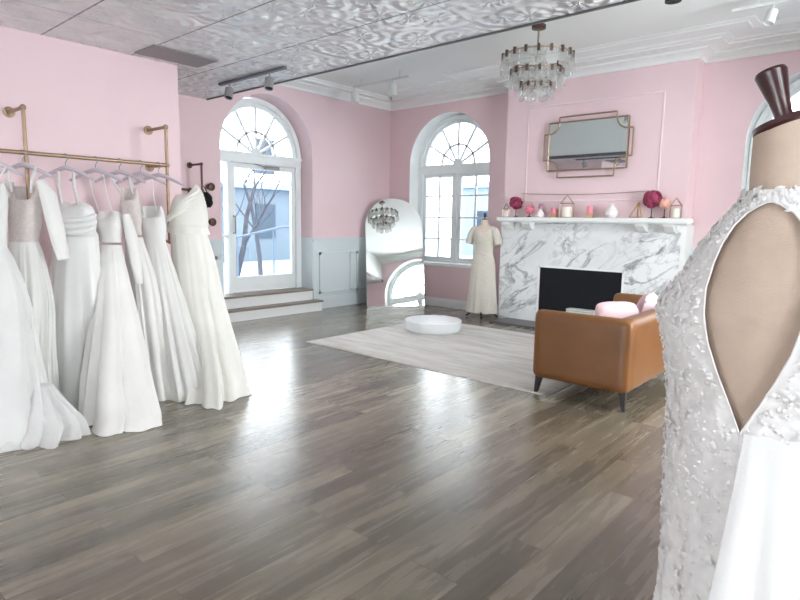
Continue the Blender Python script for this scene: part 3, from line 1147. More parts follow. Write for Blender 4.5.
SX0, SX1, SY0, SY1, SZ0, SZ1 = 4.95, 5.79, -3.61, -1.73, 0.14, 0.735
so = thing('loveseat', 'tan leather loveseat with tapered dark legs facing the round podium', 'sofa', ((SX0 + SX1) / 2, (SY0 + SY1) / 2, 0))
T = 0.13
m = MB().rbox(SX1 - T - 0.03, SY0, SZ0, SX1, SY1, SZ1, 0.07)
m.build('backrest', M['leather'], so, world=True)
for y0, y1 in ((SY0, SY0 + T), (SY1 - T, SY1)):
    m = MB().rbox(SX0, y0, SZ0, SX1 - 0.001, y1, SZ1 - 0.002, 0.06)
    m.build('armrest', M['leather'], so, world=True)
m = MB().rbox(SX0 + 0.02, SY0 + T - 0.02, SZ0, SX1 - T, SY1 - T + 0.02, 0.3, 0.02)
m.build('seat_base', M['leather'], so, world=True)
ym = (SY0 + SY1) / 2
for y0, y1 in ((SY0 + T, ym), (ym, SY1 - T)):
    m = MB().rbox(SX0 + 0.01, y0 + 0.002, 0.30, SX1 - T - 0.03, y1 - 0.002, 0.44, 0.04, crown=0.015)
    m.build('seat_cushion', M['leather'], so, world=True)
for lx in (SX0 + 0.06, SX1 - 0.06):
    for ly in (SY0 + 0.06, SY1 - 0.06):
        sx = -1 if lx < 5.3 else 1
        sy = -1 if ly < -3 else 1
        a = [Vector((lx + dx * 0.028, ly + dy * 0.028, SZ0 + 0.02)) for dx, dy in ((-1, -1), (1, -1), (1, 1), (-1, 1))]
        b = [Vector((lx + sx * 0.02 + dx * 0.014, ly + sy * 0.02 + dy * 0.014, 0.0)) for dx, dy in ((-1, -1), (1, -1), (1, 1), (-1, 1))]
        MB().grid([a, b], True, False, True, True).build('leg', M['wood_dark'], so, world=True, bevel=0.004)


def pillow(loc, rot, size, label):
    w_, h_, d_ = size
    rows = []
    N = 18
    mb = MB()
    for sgn in (-1, 1):
        rows = []
        for i in range(N + 1):
            row = []
            for j in range(N + 1):
                u, v_ = i / N * 2 - 1, j / N * 2 - 1
                k = (1 - u * u) * (1 - v_ * v_)
                pin = 1 - 0.08 * (1 - u * u) * abs(v_) - 0.0
                x = u * w_ / 2 * (1 - 0.16 * (abs(u * v_)) ** 2.5 - 0.03 * (1 - abs(v_)) * abs(u) ** 3)
                y = v_ * h_ / 2 * (1 - 0.16 * (abs(u * v_)) ** 2.5 - 0.03 * (1 - abs(u)) * abs(v_) ** 3)
                z = sgn * d_ / 2 * k ** 0.55 + 0.006 * noise.noise(Vector((u * 6, v_ * 6, sgn)))
                row.append(Vector((x, y, z)))
            rows.append(row)
        mb.grid(rows, False, True)
    o = mb.build('throw_pillow', M['fur'], weld=0.001)
    o.location = loc
    o.rotation_euler = rot
    return tag(o, label, 'pillow', 'pink pillows on the loveseat')


pillow((5.45, -2.99, 0.6), (rad(72), 0, rad(52)), (0.44, 0.40, 0.2), 'pale pink plush pillow leaning inside the near arm of the loveseat')
pillow((5.46, -2.3, 0.625), (rad(80), 0, rad(-84)), (0.42, 0.40, 0.2), 'pale pink plush pillow against the loveseat back, farther from the camera')

# ------------------------------------------------------------------ arched floor mirror leaning in the corner
fm = thing('floor_mirror', 'large arched frameless mirror leaning in the far left corner', 'mirror', (0.70, -0.555, 0.0))
ang = atan2(-0.585, 0.81)
tilt = rad(10.85)
Mm = Matrix.Rotation(ang, 4, 'Z') @ Matrix.Rotation(-tilt, 4, 'Y')
fml = lambda u, z, w_: Mm @ Vector((-w_, u, z))
hw, htot = 0.515, 1.9
outl = lambda k: [(-hw + k, k), (hw - k, k), (hw - k, htot - hw)] + [((hw - k) * cos(pi * i / 32), htot - hw + (hw - k) * sin(pi * i / 32)) for i in range(1, 32)] + [(-hw + k, htot - hw)]
MB().prism(outl(0.0), fml, 0.004, 0.022).build('mirror_backing', M['lamp_white'], fm)
MB().prism(outl(0.006), fml, -0.002, 0.0035).build('mirror_glass', M['mirror'], fm)

# ------------------------------------------------------------------ generic body rings


def crom(rows, n):
    """Catmull-Rom through tuples"""
    out = []
    k = len(rows)
    for s in range(n + 1):
        t = s / n * (k - 1)
        i = min(int(t), k - 2)
        f = t - i
        p0, p1, p2, p3 = rows[max(i - 1, 0)], rows[i], rows[i + 1], rows[min(i + 2, k - 1)]
        out.append(tuple(0.5 * (2 * b + (c_ - a) * f + (2 * a - 5 * b + 4 * c_ - d) * f * f + (3 * b - a - 3 * c_ + d) * f ** 3) for a, b, c_, d in zip(p0, p1, p2, p3)))
    return out


# ------------------------------------------------------------------ dress form beside the window
df = thing('dress_form', 'dress form with a black knob standing between the arched window and fireplace', 'dress form', (2.385, -0.45, 0.0), rad(6))
# local frame: x = width, -y = front (toward the room)
body = [(0.62, .15, .11), (0.75, .165, .125), (0.88, .15, .115), (1.0, .115, .09), (1.1, .13, .10), (1.2, .155, .12), (1.3, .165, .105), (1.37, .155, .085), (1.41, .10, .065), (1.44, .06, .055), (1.51, .052, .052)]
rows = []
for z, a, b in crom(body, 40):
    rows.append([Vector((a * cos(2 * pi * j / 40), b * sin(2 * pi * j / 40), z)) for j in range(40)])
MB().grid(rows, True, True, True, True).build('torso', M['form2'], df)
MB().lathe([(0, 1.51), (0.045, 1.51), (0.042, 1.525), (0.012, 1.53), (0.01, 1.545), (0.022, 1.56), (0.024, 1.585), (0.014, 1.61), (0, 1.613)], 18).build('neck_knob', M['black'], df)
MB().lathe([(0.014, 0.1), (0.014, 0.64)], 10).build('pole', M['black'], df)
for a in (-100, -10, 80, 170):
    m = MB()
    c_, s_ = cos(rad(a + 35)), sin(rad(a + 35))
    m.tube([(0, 0, 0.2), (c_ * 0.1, s_ * 0.1, 0.16), (c_ * 0.19, s_ * 0.19, 0.06), (c_ * 0.24, s_ * 0.24, 0.014)], [0.016, 0.016, 0.015, 0.013], 8)
    m.build('leg', M['black'], df)
gw = thing('lace_gown', 'ivory lace gown with short sleeves worn by the dress form by the fireplace', 'dress', (2.385, -0.45, 0.0), rad(6))
prof = [(0.08, .245, .17), (0.3, .23, .155), (0.55, .212, .145), (0.75, .2, .138), (0.88, .182, .125), (1.0, .15, .105), (1.1, .155, .112), (1.2, .168, .13), (1.3, .178, .116), (1.37, .165, .096), (1.40, .135, .08)]
rows = []
NS = 72
for q, (z, a, b) in enumerate(crom(prof, 60)):
    row = []
    for j in range(NS):
        th = 2 * pi * j / NS
        fold = max(0, (0.85 - z)) * 0.09
        k = 1 + fold * sin(11 * th + 1.5 * sin(3 * th)) + 0.012 * noise.noise(Vector((cos(th) * 4, sin(th) * 4, z * 9)))
        zz = z
        if z > 1.3:    # scooped front neckline (front is -y)
            zz = z - (z - 1.3) * 0.75 * max(0, -sin(th)) ** 3
        row.append(Vector((a * k * cos(th), b * k * sin(th), zz)))
    rows.append(row)
MB().grid(rows).build('gown_body', M['lace_ivory'], gw)
for s in (-1, 1):
    m = MB()
    m.tube([(s * 0.12, 0, 1.39), (s * 0.175, 0, 1.355), (s * 0.215, -0.01, 1.27), (s * 0.25, -0.015, 1.14)], [0.035, 0.055, 0.062, 0.056], 18)
    m.build('short_sleeve', M['lace_ivory'], gw)
m = MB()
m.tube([(0.134 * 1.02 * cos(a), 0.106 * sin(a), 1.0 + 0.01 * sin(2 * a)) for a in [2 * pi * i / 40 for i in range(40)]], 0.012, 8, True)
m.build('sash', M['lace_nude'], gw)

# ------------------------------------------------------------------ brass clothes rack with gowns
RX, RZ = 2.42, 1.905
rk = thing('clothes_rack', 'brass pipe clothes rack on the left pink wall holding white gowns', 'clothes rack', (XC, -6.1, 1.9))
MB().tube([(RX, -7.9, RZ), (RX, -5.52, RZ)], 0.015).build('rail', M['brass'], rk, world=True)
for py in (-6.6, -5.53):
    m = MB()
    m.tube([(RX, py, 2.225), (RX, py, 1.25)], 0.0135)
    for z in (2.225, RZ, 1.25):
        m.ball((RX, py, z), 0.022, None, 12, 8)
    m.build('post', M['brass'], rk, world=True)
    for z in (2.225, RZ if py > -6 else 1.25, 1.25):
        m = MB()
        m.tube([(RX, py, z), (XC + 0.01, py, z)], 0.0135)
        arm = m.build('wall_arm', M['brass'], rk, world=True)
        m = MB()
        m.lathe([(0, 0), (0.04, 0), (0.04, 0.008), (0.02, 0.014), (0.019, 0.035), (0, 0.035)], 20, m=Matrix.Translation((XC + 0.001, py, z)) @ Matrix.Rotation(rad(90), 4, 'Y'))
        m.build('flange', M['brass'], arm, world=False)
        for o in (arm.children[-1],):
            o.matrix_parent_inverse = Matrix.Translation(-rk.location)
        if py < -6 and z == 1.25:
            break

rk2 = thing('clothes_rack', 'small bronze pipe rack on the pink wall left of the door', 'clothes rack', (0.0, -3.97, 1.9))
m = MB().tube([(0.3, -3.965, 2.155), (0.3, -3.965, 1.1)], 0.014)
m.ball((0.3, -3.965, 2.155), 0.022)
m.build('post', M['bronze'], rk2, world=True)
MB().tube([(0.3, -3.965, 1.82), (0.3, -5.0, 1.82)], 0.014).build('rail', M['bronze'], rk2, world=True)
for yy, z in ((-3.965, 2.155), (-3.965, 1.82), (-5.0, 1.82), (-3.965, 1.1)):
    m = MB()
    m.tube([(0.3, yy, z), (0.001, yy, z)], 0.014)
    m.lathe([(0, 0), (0.04, 0), (0.04, 0.01), (0.02, 0.016), (0, 0.016)], 16, m=Matrix.Translation((0.001, yy, z)) @ Matrix.Rotation(rad(90), 4, 'Y'))
    m.build('wall_arm', M['bronze'], rk2, world=True)
for z, lab in ((1.885, 'upper round bronze wall hook left of the door, above the black purse'), (1.41, 'lower round bronze wall hook left of the door')):
    t = thing('wall_hook', lab, 'hook', (0.013 if z < 1.5 else 0.0, -3.7, z))
    m = MB()
    q = Matrix.Rotation(rad(90), 4, 'Y')
    m.lathe([(0, 0), (0.03, 0), (0.03, 0.008), (0.012, 0.014), (0.012, 0.06), (0.05, 0.07), (0.055, 0.09), (0.045, 0.105), (0, 0.11)], 20, m=q)
    m.build('knob', M['bronze'], t)
bp = thing('hanging_purse', 'small black cloth purse hanging on the bronze pipe rack', 'purse', (0.3, -3.92, 1.6))
rows = []
for i in range(15):
    f = i / 14
    w_ = 0.11 * (sin(pi * (0.12 + 0.8 * f)) ** 0.6)
    rows.append([Vector((w_ * cos(a) + 0.04 * (1 - f), 0.55 * w_ * sin(a) + 0.0, 0.2 * f)) + Vector((0.006 * sin(5 * a + i), 0.006 * cos(4 * a + i), 0)) for a in [2 * pi * j / 24 for j in range(24)]])
MB().grid(rows, True, True, True, True).build('bag_body', M['black_cloth'], bp)
MB().tube([(0.045, 0, 0.19), (0.03, -0.02, 0.25), (0.0, -0.04, 0.278), (-0.03, -0.02, 0.25), (-0.02, 0, 0.19)], 0.006, 8).build('strap', M['black_cloth'], bp)

U = Vector((0.8, 0.6, 0))
V = Vector((0.6, -0.8, 0))


def hanger(y, label, yaw=0.0):
    t = thing('hanger', label, 'hanger', (RX, y, RZ), 0, 'hangers on the brass rack')
    u = Matrix.Rotation(yaw, 3, 'Z') @ U
    m = MB()
    m.tube([Vector((0, 0, 0)) + u * (0.024 * sin(a)) + Vector((0, 0, -0.006 + 0.024 * cos(a))) for a in [rad(-95 + i * 25) for i in range(10)]] + [u * 0.0 + Vector((0, 0, -0.045)), Vector((0, 0, -0.085))], 0.0035, 8)
    m.build('hook', M['grey_metal'], t)
    m = MB()
    m.tube([u * s * 0.215 + Vector((0, 0, -0.085 - 0.085 * abs(s) ** 1.3)) for s in [i / 8 - 1 for i in range(17)]], [0.011 + 0.008 * (1 - abs(i / 8 - 1)) for i in range(17)], 8)
    m.build('shoulder_bar', M['hanger'], t)
    return t


DR = {
    'A': (-6.807, [(1.675, 2.44, -6.834, 0.096, 0.04), (1.557, 2.456, -6.845, 0.118, 0.06), (1.384, 2.486, -6.864, 0.11, 0.07), (1.247, 2.513, -6.883, 0.114, 0.06), (1.131, 2.538, -6.885, 0.15, 0.09), (0.871, 2.597, -6.89, 0.212, 0.13), (0.536, 2.681, -6.924, 0.25, 0.17), (0.209, 2.769, -6.957, 0.29, 0.22), (0.0, 2.828, -6.965, 0.328, 0.28)]),
    'B': (-6.624, [(1.666, 2.44, -6.626, 0.099, 0.035), (1.566, 2.443, -6.63, 0.119, 0.06), (1.422, 2.449, -6.64, 0.119, 0.075), (1.277, 2.455, -6.66, 0.107, 0.06), (1.168, 2.461, -6.662, 0.131, 0.08), (0.839, 2.478, -6.671, 0.174, 0.11), (0.473, 2.498, -6.706, 0.182, 0.13), (0.141, 2.518, -6.732, 0.198, 0.15), (0.0, 2.527, -6.739, 0.218, 0.16)]),
    'C': (-6.339, [(1.586, 2.44, -6.307, 0.088, 0.04), (1.54, 2.44, -6.31, 0.153, 0.065), (1.426, 2.441, -6.309, 0.177, 0.08), (1.303, 2.441, -6.305, 0.158, 0.065), (1.157, 2.442, -6.317, 0.179, 0.08), (0.806, 2.444, -6.336, 0.212, 0.12), (0.409, 2.446, -6.347, 0.235, 0.16), (0.124, 2.447, -6.345, 0.258, 0.2), (0.0, 2.448, -6.34, 0.263, 0.23)]),
    'D': (-6.122, [(1.525, 2.44, -6.042, 0.075, 0.04), (1.478, 2.449, -6.044, 0.096, 0.055), (1.382, 2.472, -6.059, 0.104, 0.065), (1.24, 2.514, -6.075, 0.087, 0.055), (0.962, 2.61, -6.113, 0.127, 0.08), (0.59, 2.761, -6.179, 0.181, 0.11), (0.275, 2.907, -6.253, 0.211, 0.15), (0.106, 2.992, -6.282, 0.216, 0.2), (0.0, 3.048, -6.3, 0.203, 0.25)]),
    'E': (-5.937, [(1.693, 2.44, -5.871, 0.064, 0.03), (1.595, 2.451, -5.876, 0.077, 0.05), (1.448, 2.473, -5.88, 0.081, 0.06), (1.302, 2.498, -5.881, 0.073, 0.05), (0.942, 2.566, -5.858, 0.12, 0.08), (0.535, 2.652, -5.866, 0.137, 0.1), (0.21, 2.725, -5.869, 0.141, 0.12), (0.0, 2.775, -5.872, 0.145, 0.14)]),
    'F': (-5.765, [(1.552, 2.44, -5.687, 0.079, 0.04), (1.485, 2.451, -5.691, 0.101, 0.055), (1.367, 2.477, -5.7, 0.11, 0.065), (1.234, 2.51, -5.709, 0.096, 0.055), (0.935, 2.597, -5.707, 0.135, 0.08), (0.525, 2.731, -5.709, 0.181, 0.11), (0.201, 2.848, -5.698, 0.219, 0.15), (0.0, 2.923, -5.689, 0.248, 0.17)]),
    'G': (-5.610, [(1.757, 2.44, -5.333, 0.055, 0.03), (1.686, 2.452, -5.341, 0.11, 0.05), (1.571, 2.477, -5.369, 0.155, 0.075), (1.422, 2.515, -5.405, 0.181, 0.085), (1.343, 2.537, -5.42, 0.163, 0.07), (1.093, 2.612, -5.423, 0.189, 0.09), (0.753, 2.726, -5.438, 0.201, 0.12), (0.418, 2.849, -5.439, 0.212, 0.16), (0.157, 2.951, -5.452, 0.228, 0.2), (0.0, 3.017, -5.477, 0.226, 0.24)]),
}


GOWNS = []


def gown(key, label, waist, mat_top, mat_skirt, nfold, amp, seed, neck='straight', straps=None, train=None, gather=0.0):
    hy, rows0 = DR[key]
    t = thing('wedding_dress', label, 'dress', (RX, hy, 0), 0, 'white gowns on the brass rack')
    cr = crom(rows0, 90)
    ztop = rows0[0][0]
    top, sk = [], []
    N = 120
    O = Vector((RX, hy, 0))
    rnd = random.Random(seed)
    ph = [rnd.uniform(0, 6.28) for _ in range(6)]
    for z, x, y, a, b in cr:
        z = max(z, 0.004)
        f = max(0.0, min(1.0, (waist - z) / waist))
        row = []
        for j in range(N):
            th = 2 * pi * j / N
            w_ = th + 0.25 * sin(2 * th + ph[0]) + 0.12 * sin(5 * th + ph[1]) + 0.3 * (1 - f) * sin(ph[3])
            wav = -1.3 + 2.2 * abs(sin(nfold * w_ * 0.5 * 2 / 2 + ph[2])) ** 0.8 + 0.5 * sin((nfold * 2 - 3) * w_ + ph[4] + 1.2 * f)
            k = 1 + amp * 1.6 * (f ** 0.6) * wav * (1.0 if z < waist else 0)
            if gather and z > waist:
                k += gather * sin(z * 190 + 3 * sin(th * 2))
            k += 0.01 * noise.noise(Vector((cos(th) * 3 + seed, sin(th) * 3, z * 5)))
            if z > waist:    # bust shaping on the front (+V)
                zb = waist + 0.62 * (ztop - waist)
                g = exp(-((z - zb) / 0.075) ** 2)
                for c0 in (pi / 2 - 0.62, pi / 2 + 0.62):
                    k += 0.22 * g * exp(-((th - c0) / 0.42) ** 2)
            # hem pooling on the floor: lowest centimetres spread outwards
            if z < 0.09:
                k += 0.08 * (1 - z / 0.09) ** 2 * (1 + 0.6 * sin(3 * th + ph[5]))
            p = Vector((x, y, z)) + U * (a * k * cos(th)) + V * (b * k * sin(th))
            if train:
                # long back panel swept toward `train` direction along the floor
                dx, dy, width, lift = train
                d = Vector((dx, dy, 0))
                dn = d.normalized()
                q = (p - Vector((x, y, z)))
                q.z = 0
                al = max(0.0, q.dot(dn) / max(a, b))
                g = (f ** 2.2) * min(al, 1.2) ** width
                p += d * g
            # neckline
            tt = max(0.0, (z - (ztop - 0.10)) / 0.10)
            if neck == 'v':
                p.z -= 0.12 * tt * max(0.0, sin(th)) ** 2
            elif neck == 'sweet':
                p.z -= 0.05 * tt * (abs(sin(th)) ** 6) + 0.03 * tt * abs(cos(th)) ** 2
            elif neck == 'one':
                p.z -= 0.13 * tt * (1 - cos(th + 0.2)) / 2
            row.append(p - O)
        if z >= waist:
            top.append(row)
        if z <= waist + 0.012:
            sk.append(row)
    cen = sum(top[0], Vector()) / N
    inner = [[p.lerp(cen, 0.15) - Vector((0, 0, 0.02)) for p in top[0]], [p.lerp(cen, 0.3) - Vector((0, 0, 0.12)) for p in top[0]]]
    MB().grid(inner[::-1] + top, True, True, True).build('bodice', mat_top, t)
    MB().grid(sk).build('skirt', mat_skirt, t)
    for st_ in straps or []:
        MB().tube([Vector(p) for p in st_[0]], st_[1], 8).build('strap', st_[2], t)
    GOWNS.append(t)
    return t


def strap_pair(key, off, z1, r, mat, front=0.04, lean=0.0):
    hy, rows0 = DR[key]
    z0, x, y, a, b = rows0[0]
    O = Vector((RX, hy, 0))
    out = []
    for s in (-1, 1):
        top = U * (s * off) + Vector((0, 0, z1))
        bot = Vector((x, y, z0 - 0.05)) - O + U * (s * a * 0.75) + V * front
        out.append(([top, top.lerp(bot, 0.5) + V * 0.02, bot], r, mat))
    return out


gown('A', 'white tulle ball gown at the left edge of the photo, nearest on the rack', 1.22, M['tulle_dense'], M['tulle_dense'], 12, 0.065, 1, 'v', strap_pair('A', 0.1, 1.8, 0.006, M['chiffon']), (0.1, 0.0, 1.3, 0))
tb = gown('B', 'lace-bodice gown with long white sleeve, second from the left', 1.26, M['lace_nude'], M['chiffon'], 13, 0.09, 2, 'v', strap_pair('B', 0.1, 1.8, 0.012, M['lace']))
gown('C', 'satin gown with draped off-shoulder bodice, third from the left on the rack', 1.3, M['satin'], M['satin'], 9, 0.07, 3, 'sweet', strap_pair('C', 0.06, 1.8, 0.012, M['lace']), None, 0.012)
gown('D', 'slim ivory gown with thin straps and longest train, spilling onto the floor', 1.24, M['crepe'], M['crepe'], 8, 0.09, 4, 'sweet', strap_pair('D', 0.06, 1.8, 0.004, M['crepe']), (0.22, 0.0, 1.5, 0), 0.012)
gown('E', 'narrow gown with sheer lace top behind the long-train ivory gown', 1.3, M['lace_nude'], M['crepe'], 7, 0.09, 5, 'v', strap_pair('E', 0.08, 1.8, 0.008, M['lace']))
gown('F', 'plain white V-neck gown with spaghetti straps, second from the right', 1.25, M['chiffon'], M['chiffon'], 9, 0.07, 6, 'v', strap_pair('F', 0.1, 1.8, 0.004, M['chiffon']))
gown('G', 'ivory one-shoulder gown with wide pleated skirt at the right end of the rack', 1.36, M['mikado'], M['mikado'], 7, 0.10, 7, 'one', None, (0.15, -0.08, 1.5, 0), 0.014)
# long sleeve of the lace gown: a part of it, and the draped panels of the others
O = Vector((RX, -6.624, 0))
m = MB()
m.tube([Vector((2.55, -6.56, 1.70)) - O, Vector((2.60, -6.53, 1.6)) - O, Vector((2.645, -6.515, 1.42)) - O, Vector((2.68, -6.50, 1.25)) - O, Vector((2.71, -6.49, 1.14)) - O],
       [0.03, 0.055, 0.055, 0.05, 0.04], 16)
m.build('long_sleeve', M['chiffon'], tb)
m = MB()
m.tube([Vector((2.36, -6.70, 1.70)) - O, Vector((2.33, -6.73, 1.55)) - O, Vector((2.32, -6.74, 1.3)) - O, Vector((2.32, -6.74, 1.15)) - O], [0.03, 0.05, 0.05, 0.04], 16)
m.build('long_sleeve', M['chiffon'], tb)

# draped panels, trains and ruffles of single gowns
DP = {
    'T': [(1.209, 2.52, -6.075, 0.041, 0.03), (0.999, 2.601, -6.081, 0.082, 0.05), (0.734, 2.722, -6.102, 0.118, 0.08), (0.445, 2.868, -6.149, 0.139, 0.11), (0.172, 3.021, -6.207, 0.144, 0.14), (0.0, 3.127, -6.255, 0.126, 0.15)],
    'TA': [(0.316, 2.95, -6.792, 0.1, 0.08), (0.189, 2.999, -6.802, 0.184, 0.13), (0.086, 3.046, -6.817, 0.26, 0.18), (0.0, 3.093, -6.866, 0.277, 0.2)],
    'TC': [(1.32, 2.5, -6.191, 0.033, 0.02), (1.039, 2.525, -6.196, 0.037, 0.03), (0.647, 2.565, -6.209, 0.045, 0.04), (0.253, 2.607, -6.219, 0.049, 0.05), (0.0, 2.635, -6.232, 0.054, 0.07)],
}


def drape(key, name, mat, parent, nf, amp, seed):
    O = Vector((parent.location.x, parent.location.y, 0))
    rows = []
    cr = crom(DP[key], 50)
    z0 = cr[0][0]
    for z, x, y, a, b in cr:
        z = max(z, 0.006)
        f = 1 - z / z0
        row = []
        for j in range(96):
            th = 2 * pi * j / 96
            k = 1 + amp * (0.3 + f) * (-0.9 + 1.6 * abs(sin(nf * th / 2 + seed + 0.6 * sin(2 * th + 3 * f)))) + 0.05 * noise.noise(Vector((cos(th) * 2 + seed, sin(th) * 2, z * 6)))
            if z < 0.06:
                k += 0.1 * (1 - z / 0.06)
            zz = z + (0.012 * sin(5 * th + seed) + 0.012) * max(0, 1 - z / 0.1)
            row.append(Vector((x, y, zz)) + U * (a * k * cos(th)) + V * (b * k * sin(th)) - O)
        rows.append(row)
    cen = sum(rows[0], Vector()) / 96
    rows = [[p.lerp(cen, 0.6) + Vector((0, 0, 0.02)) for p in rows[0]]] + rows
    return MB().grid(rows, True, True, True).build(name, mat, parent)


GW = {k: g for k, g in zip('ABCDEFG', GOWNS)}
drape('T', 'train', M['crepe'], GW['D'], 5, 0.12, 1.3)
drape('TA', 'hem_ruffle', M['tulle'], GW['A'], 13, 0.22, 0.4)
drape('TC', 'side_drape', M['satin'], GW['C'], 3, 0.1, 2.2)
# crossed drapes and flared waist frill of the one-shoulder gown
g = GW['G']
O = Vector((g.location.x, g.location.y, 0))


def gp_at(key, z, th, k=1.0):
    best = min(crom(DR[key][1], 90), key=lambda r: abs(r[0] - z))
    return Vector((best[1], best[2], z)) + U * (best[3] * k * cos(th)) + V * (best[4] * k * sin(th)) - O


rows = []
for i in range(8):
    f = i / 7
    row = []
    for j in range(90):
        th = 2 * pi * j / 90
        row.append(gp_at('G', 1.42 - 0.10 * f, th, 1.02 + 0.16 * f + 0.05 * f * sin(9 * th + 1)) + Vector((0, 0, -0.01 * f * sin(4 * th))))
    rows.append(row)
MB().grid(rows).build('waist_frill', M['mikado'], g)
for q in range(4):
    m = MB()
    n = 14
    m.tube([gp_at('G', 1.70 - 0.05 * q - 0.22 * (i / (n - 1)) ** 1.2 + 0.02 * q * i / n, rad(35 + 12 * q) + rad(125 - 8 * q) * i / (n - 1), 1.03) for i in range(n)],
           [0.012 + 0.012 * sin(pi * i / (n - 1)) for i in range(n)], 10)
    m.build('shoulder_drape', M['mikado'], g)
# draped white sleeve of the sheer-top gown
g = GW['E']
O = Vector((g.location.x, g.location.y, 0))
m = MB()
m.tube([Vector((2.560, -5.962, 1.472)) - O, Vector((2.610, -5.952, 1.313)) - O, Vector((2.650, -5.940, 1.099)) - O, Vector((2.680, -5.937, 0.923)) - O], [0.03, 0.045, 0.042, 0.03], 14)
m.build('sleeve', M['crepe'], g)
# off-shoulder swags of the satin gown
g = GW['C']
O = Vector((g.location.x, g.location.y, 0))
for q in range(3):
    m = MB()
    n = 16
    m.tube([gp_at('C', 1.47 - 0.045 * q - 0.05 * sin(pi * i / (n - 1)), rad(5 + 4 * q) + rad(172 - 8 * q) * i / (n - 1), 1.06) for i in range(n)],
           [0.014 + 0.012 * sin(pi * i / (n - 1)) for i in range(n)], 10)
    m.build('bodice_swag', M['satin'], g)

HL = {'A': 'hanger of the tulle ball gown at the left edge', 'B': 'hanger holding the long-sleeved lace gown', 'C': 'hanger holding the draped satin gown, wide open in view',
      'D': 'hanger of the slim ivory gown with the long train', 'E': 'hanger of the narrow gown with sheer lace top', 'F': 'hanger of the V-neck spaghetti strap gown', 'G': 'hanger of the one-shoulder gown at the right end'}
for i, k in enumerate('ABCDEFG'):
    hanger(DR[k][0], HL[k], 0.0)

# ------------------------------------------------------------------ foreground dress form and gown (seen from behind)
AX, AY = 7.11, -6.67
# local frame: +x to the camera's right, -y toward the camera (the back of the form)
ry = rad(-3)
mf = thing('dress_form', 'beige dress form seen from behind, large in the right foreground', 'dress form', (AX, AY, 0), ry)
gp = [(0.03, .30, .30), (0.3, .22, .21), (0.55, .165, .16), (0.65, .158, .15), (0.78, .162, .148), (0.9, .168, .145), (1.02, .172, .135), (1.1, .177, .13), (1.19, .192, .138), (1.26, .21, .142), (1.30, .20, .135), (1.35, .165, .118), (1.42, .128, .094), (1.47, .088, .075), (1.505, .062, .063), (1.525, .058, .06)]
bodyr = [(z, a - .016, b - .016) for z, a, b in gp if 0.6 < z < 1.46] + [(1.47, .078, .066), (1.51, .056, .056), (1.56, .056, .055), (1.65, .056, .055)]
cr = crom(bodyr, 70)
rows = [[Vector((a * cos(2 * pi * j / 64), b * sin(2 * pi * j / 64), z)) for j in range(64)] for z, a, b in cr]
# tilt the neck top (typical slanted neck plate)
for r in rows:
    for p in r:
        if p.z > 1.56:
            p.z += (p.z - 1.56) / 0.09 * 0.35 * p.x
MB().grid(rows, True, True, True, True).build('torso', M['form'], mf)
Tn = Matrix.Translation((0, 0, 1.65)) @ Matrix.Rotation(rad(-19), 4, 'Y')
MB().lathe([(0, -0.004), (0.056, -0.004), (0.06, 0.002), (0.058, 0.012), (0.03, 0.018), (0, 0.018)], 32, m=Tn).build('neck_plate', M['mahogany'], mf)
MB().lathe([(0, 0.016), (0.017, 0.016), (0.016, 0.03), (0.02, 0.06), (0.027, 0.10), (0.029, 0.112), (0.026, 0.118), (0, 0.119)], 28, m=Tn).build('finial', M['mahogany'], mf)
MB().lathe([(0.018, 0.03), (0.018, 0.66)], 14).build('pole', M['wood_dark'], mf)
MB().lathe([(0, 0), (0.19, 0), (0.19, 0.012), (0.05, 0.03), (0, 0.03)], 40).build('base', M['wood_dark'], mf)

fg = thing('wedding_dress', 'white lace wedding gown with open keyhole back on the foreground form', 'dress', (AX, AY, 0), ry)
keyh = [(1.03, 0.0), (1.05, 0.0), (1.1, .022), (1.16, .048), (1.22, .07), (1.28, .083), (1.33, .088), (1.38, .083), (1.42, .073), (1.455, .058), (1.48, .038), (1.495, .016), (1.503, 0.0), (1.53, 0.0)]


def kw(z):
    if z <= keyh[0][0] or z >= keyh[-1][0]:
        return 0.0
    for (a, b), (c_, d) in zip(keyh, keyh[1:]):
        if a <= z <= c_:
            return b + (d - b) * (z - a) / (c_ - a)
    return 0.0


NZ, NT_ = 170, 150
rows = []
KC = 0.0
shell = []
for i, (z, a, b) in enumerate(crom(gp, NZ)):
    s = kw(z)
    row = []
    th0 = math.asin(min(0.95, s / a)) if s > 0 else 0.0008
    for j in range(NT_ + 1):
        # angle measured from the back centre (-y), going round the body
        th = th0 + (2 * pi - 2 * th0) * j / NT_
        x, y = a * sin(th), -b * cos(th)
        nrm = Vector((x / a / a, y / b / b, 0)).normalized()
        P = Vector((x, y, z))
        edge = min(1.0, min(j, NT_ - j) / 3.0)
        dsp = 0.0055 * noise.noise(P * 38) + 0.004 * noise.noise(P * 80)
        if z < 0.85:
            dsp += (0.85 - z) * 0.03 * sin(13 * th)
        row.append(P + nrm * (0.004 + dsp * edge))
    rows.append(row)
    shell.append((z, a, b, th0))
MB().grid(rows, False, True).build('lace_body', M['lace'], fg)
# piping along the keyhole edge
m = MB()
lp = [r[0] for r in rows if 1.048 < r[0].z < 1.503]
rp = [r[-1] for r in rows if 1.048 < r[0].z < 1.503]
m.tube(lp + rp[::-1], 0.002, 6)
m.build('keyhole_piping', M['lace'], fg)
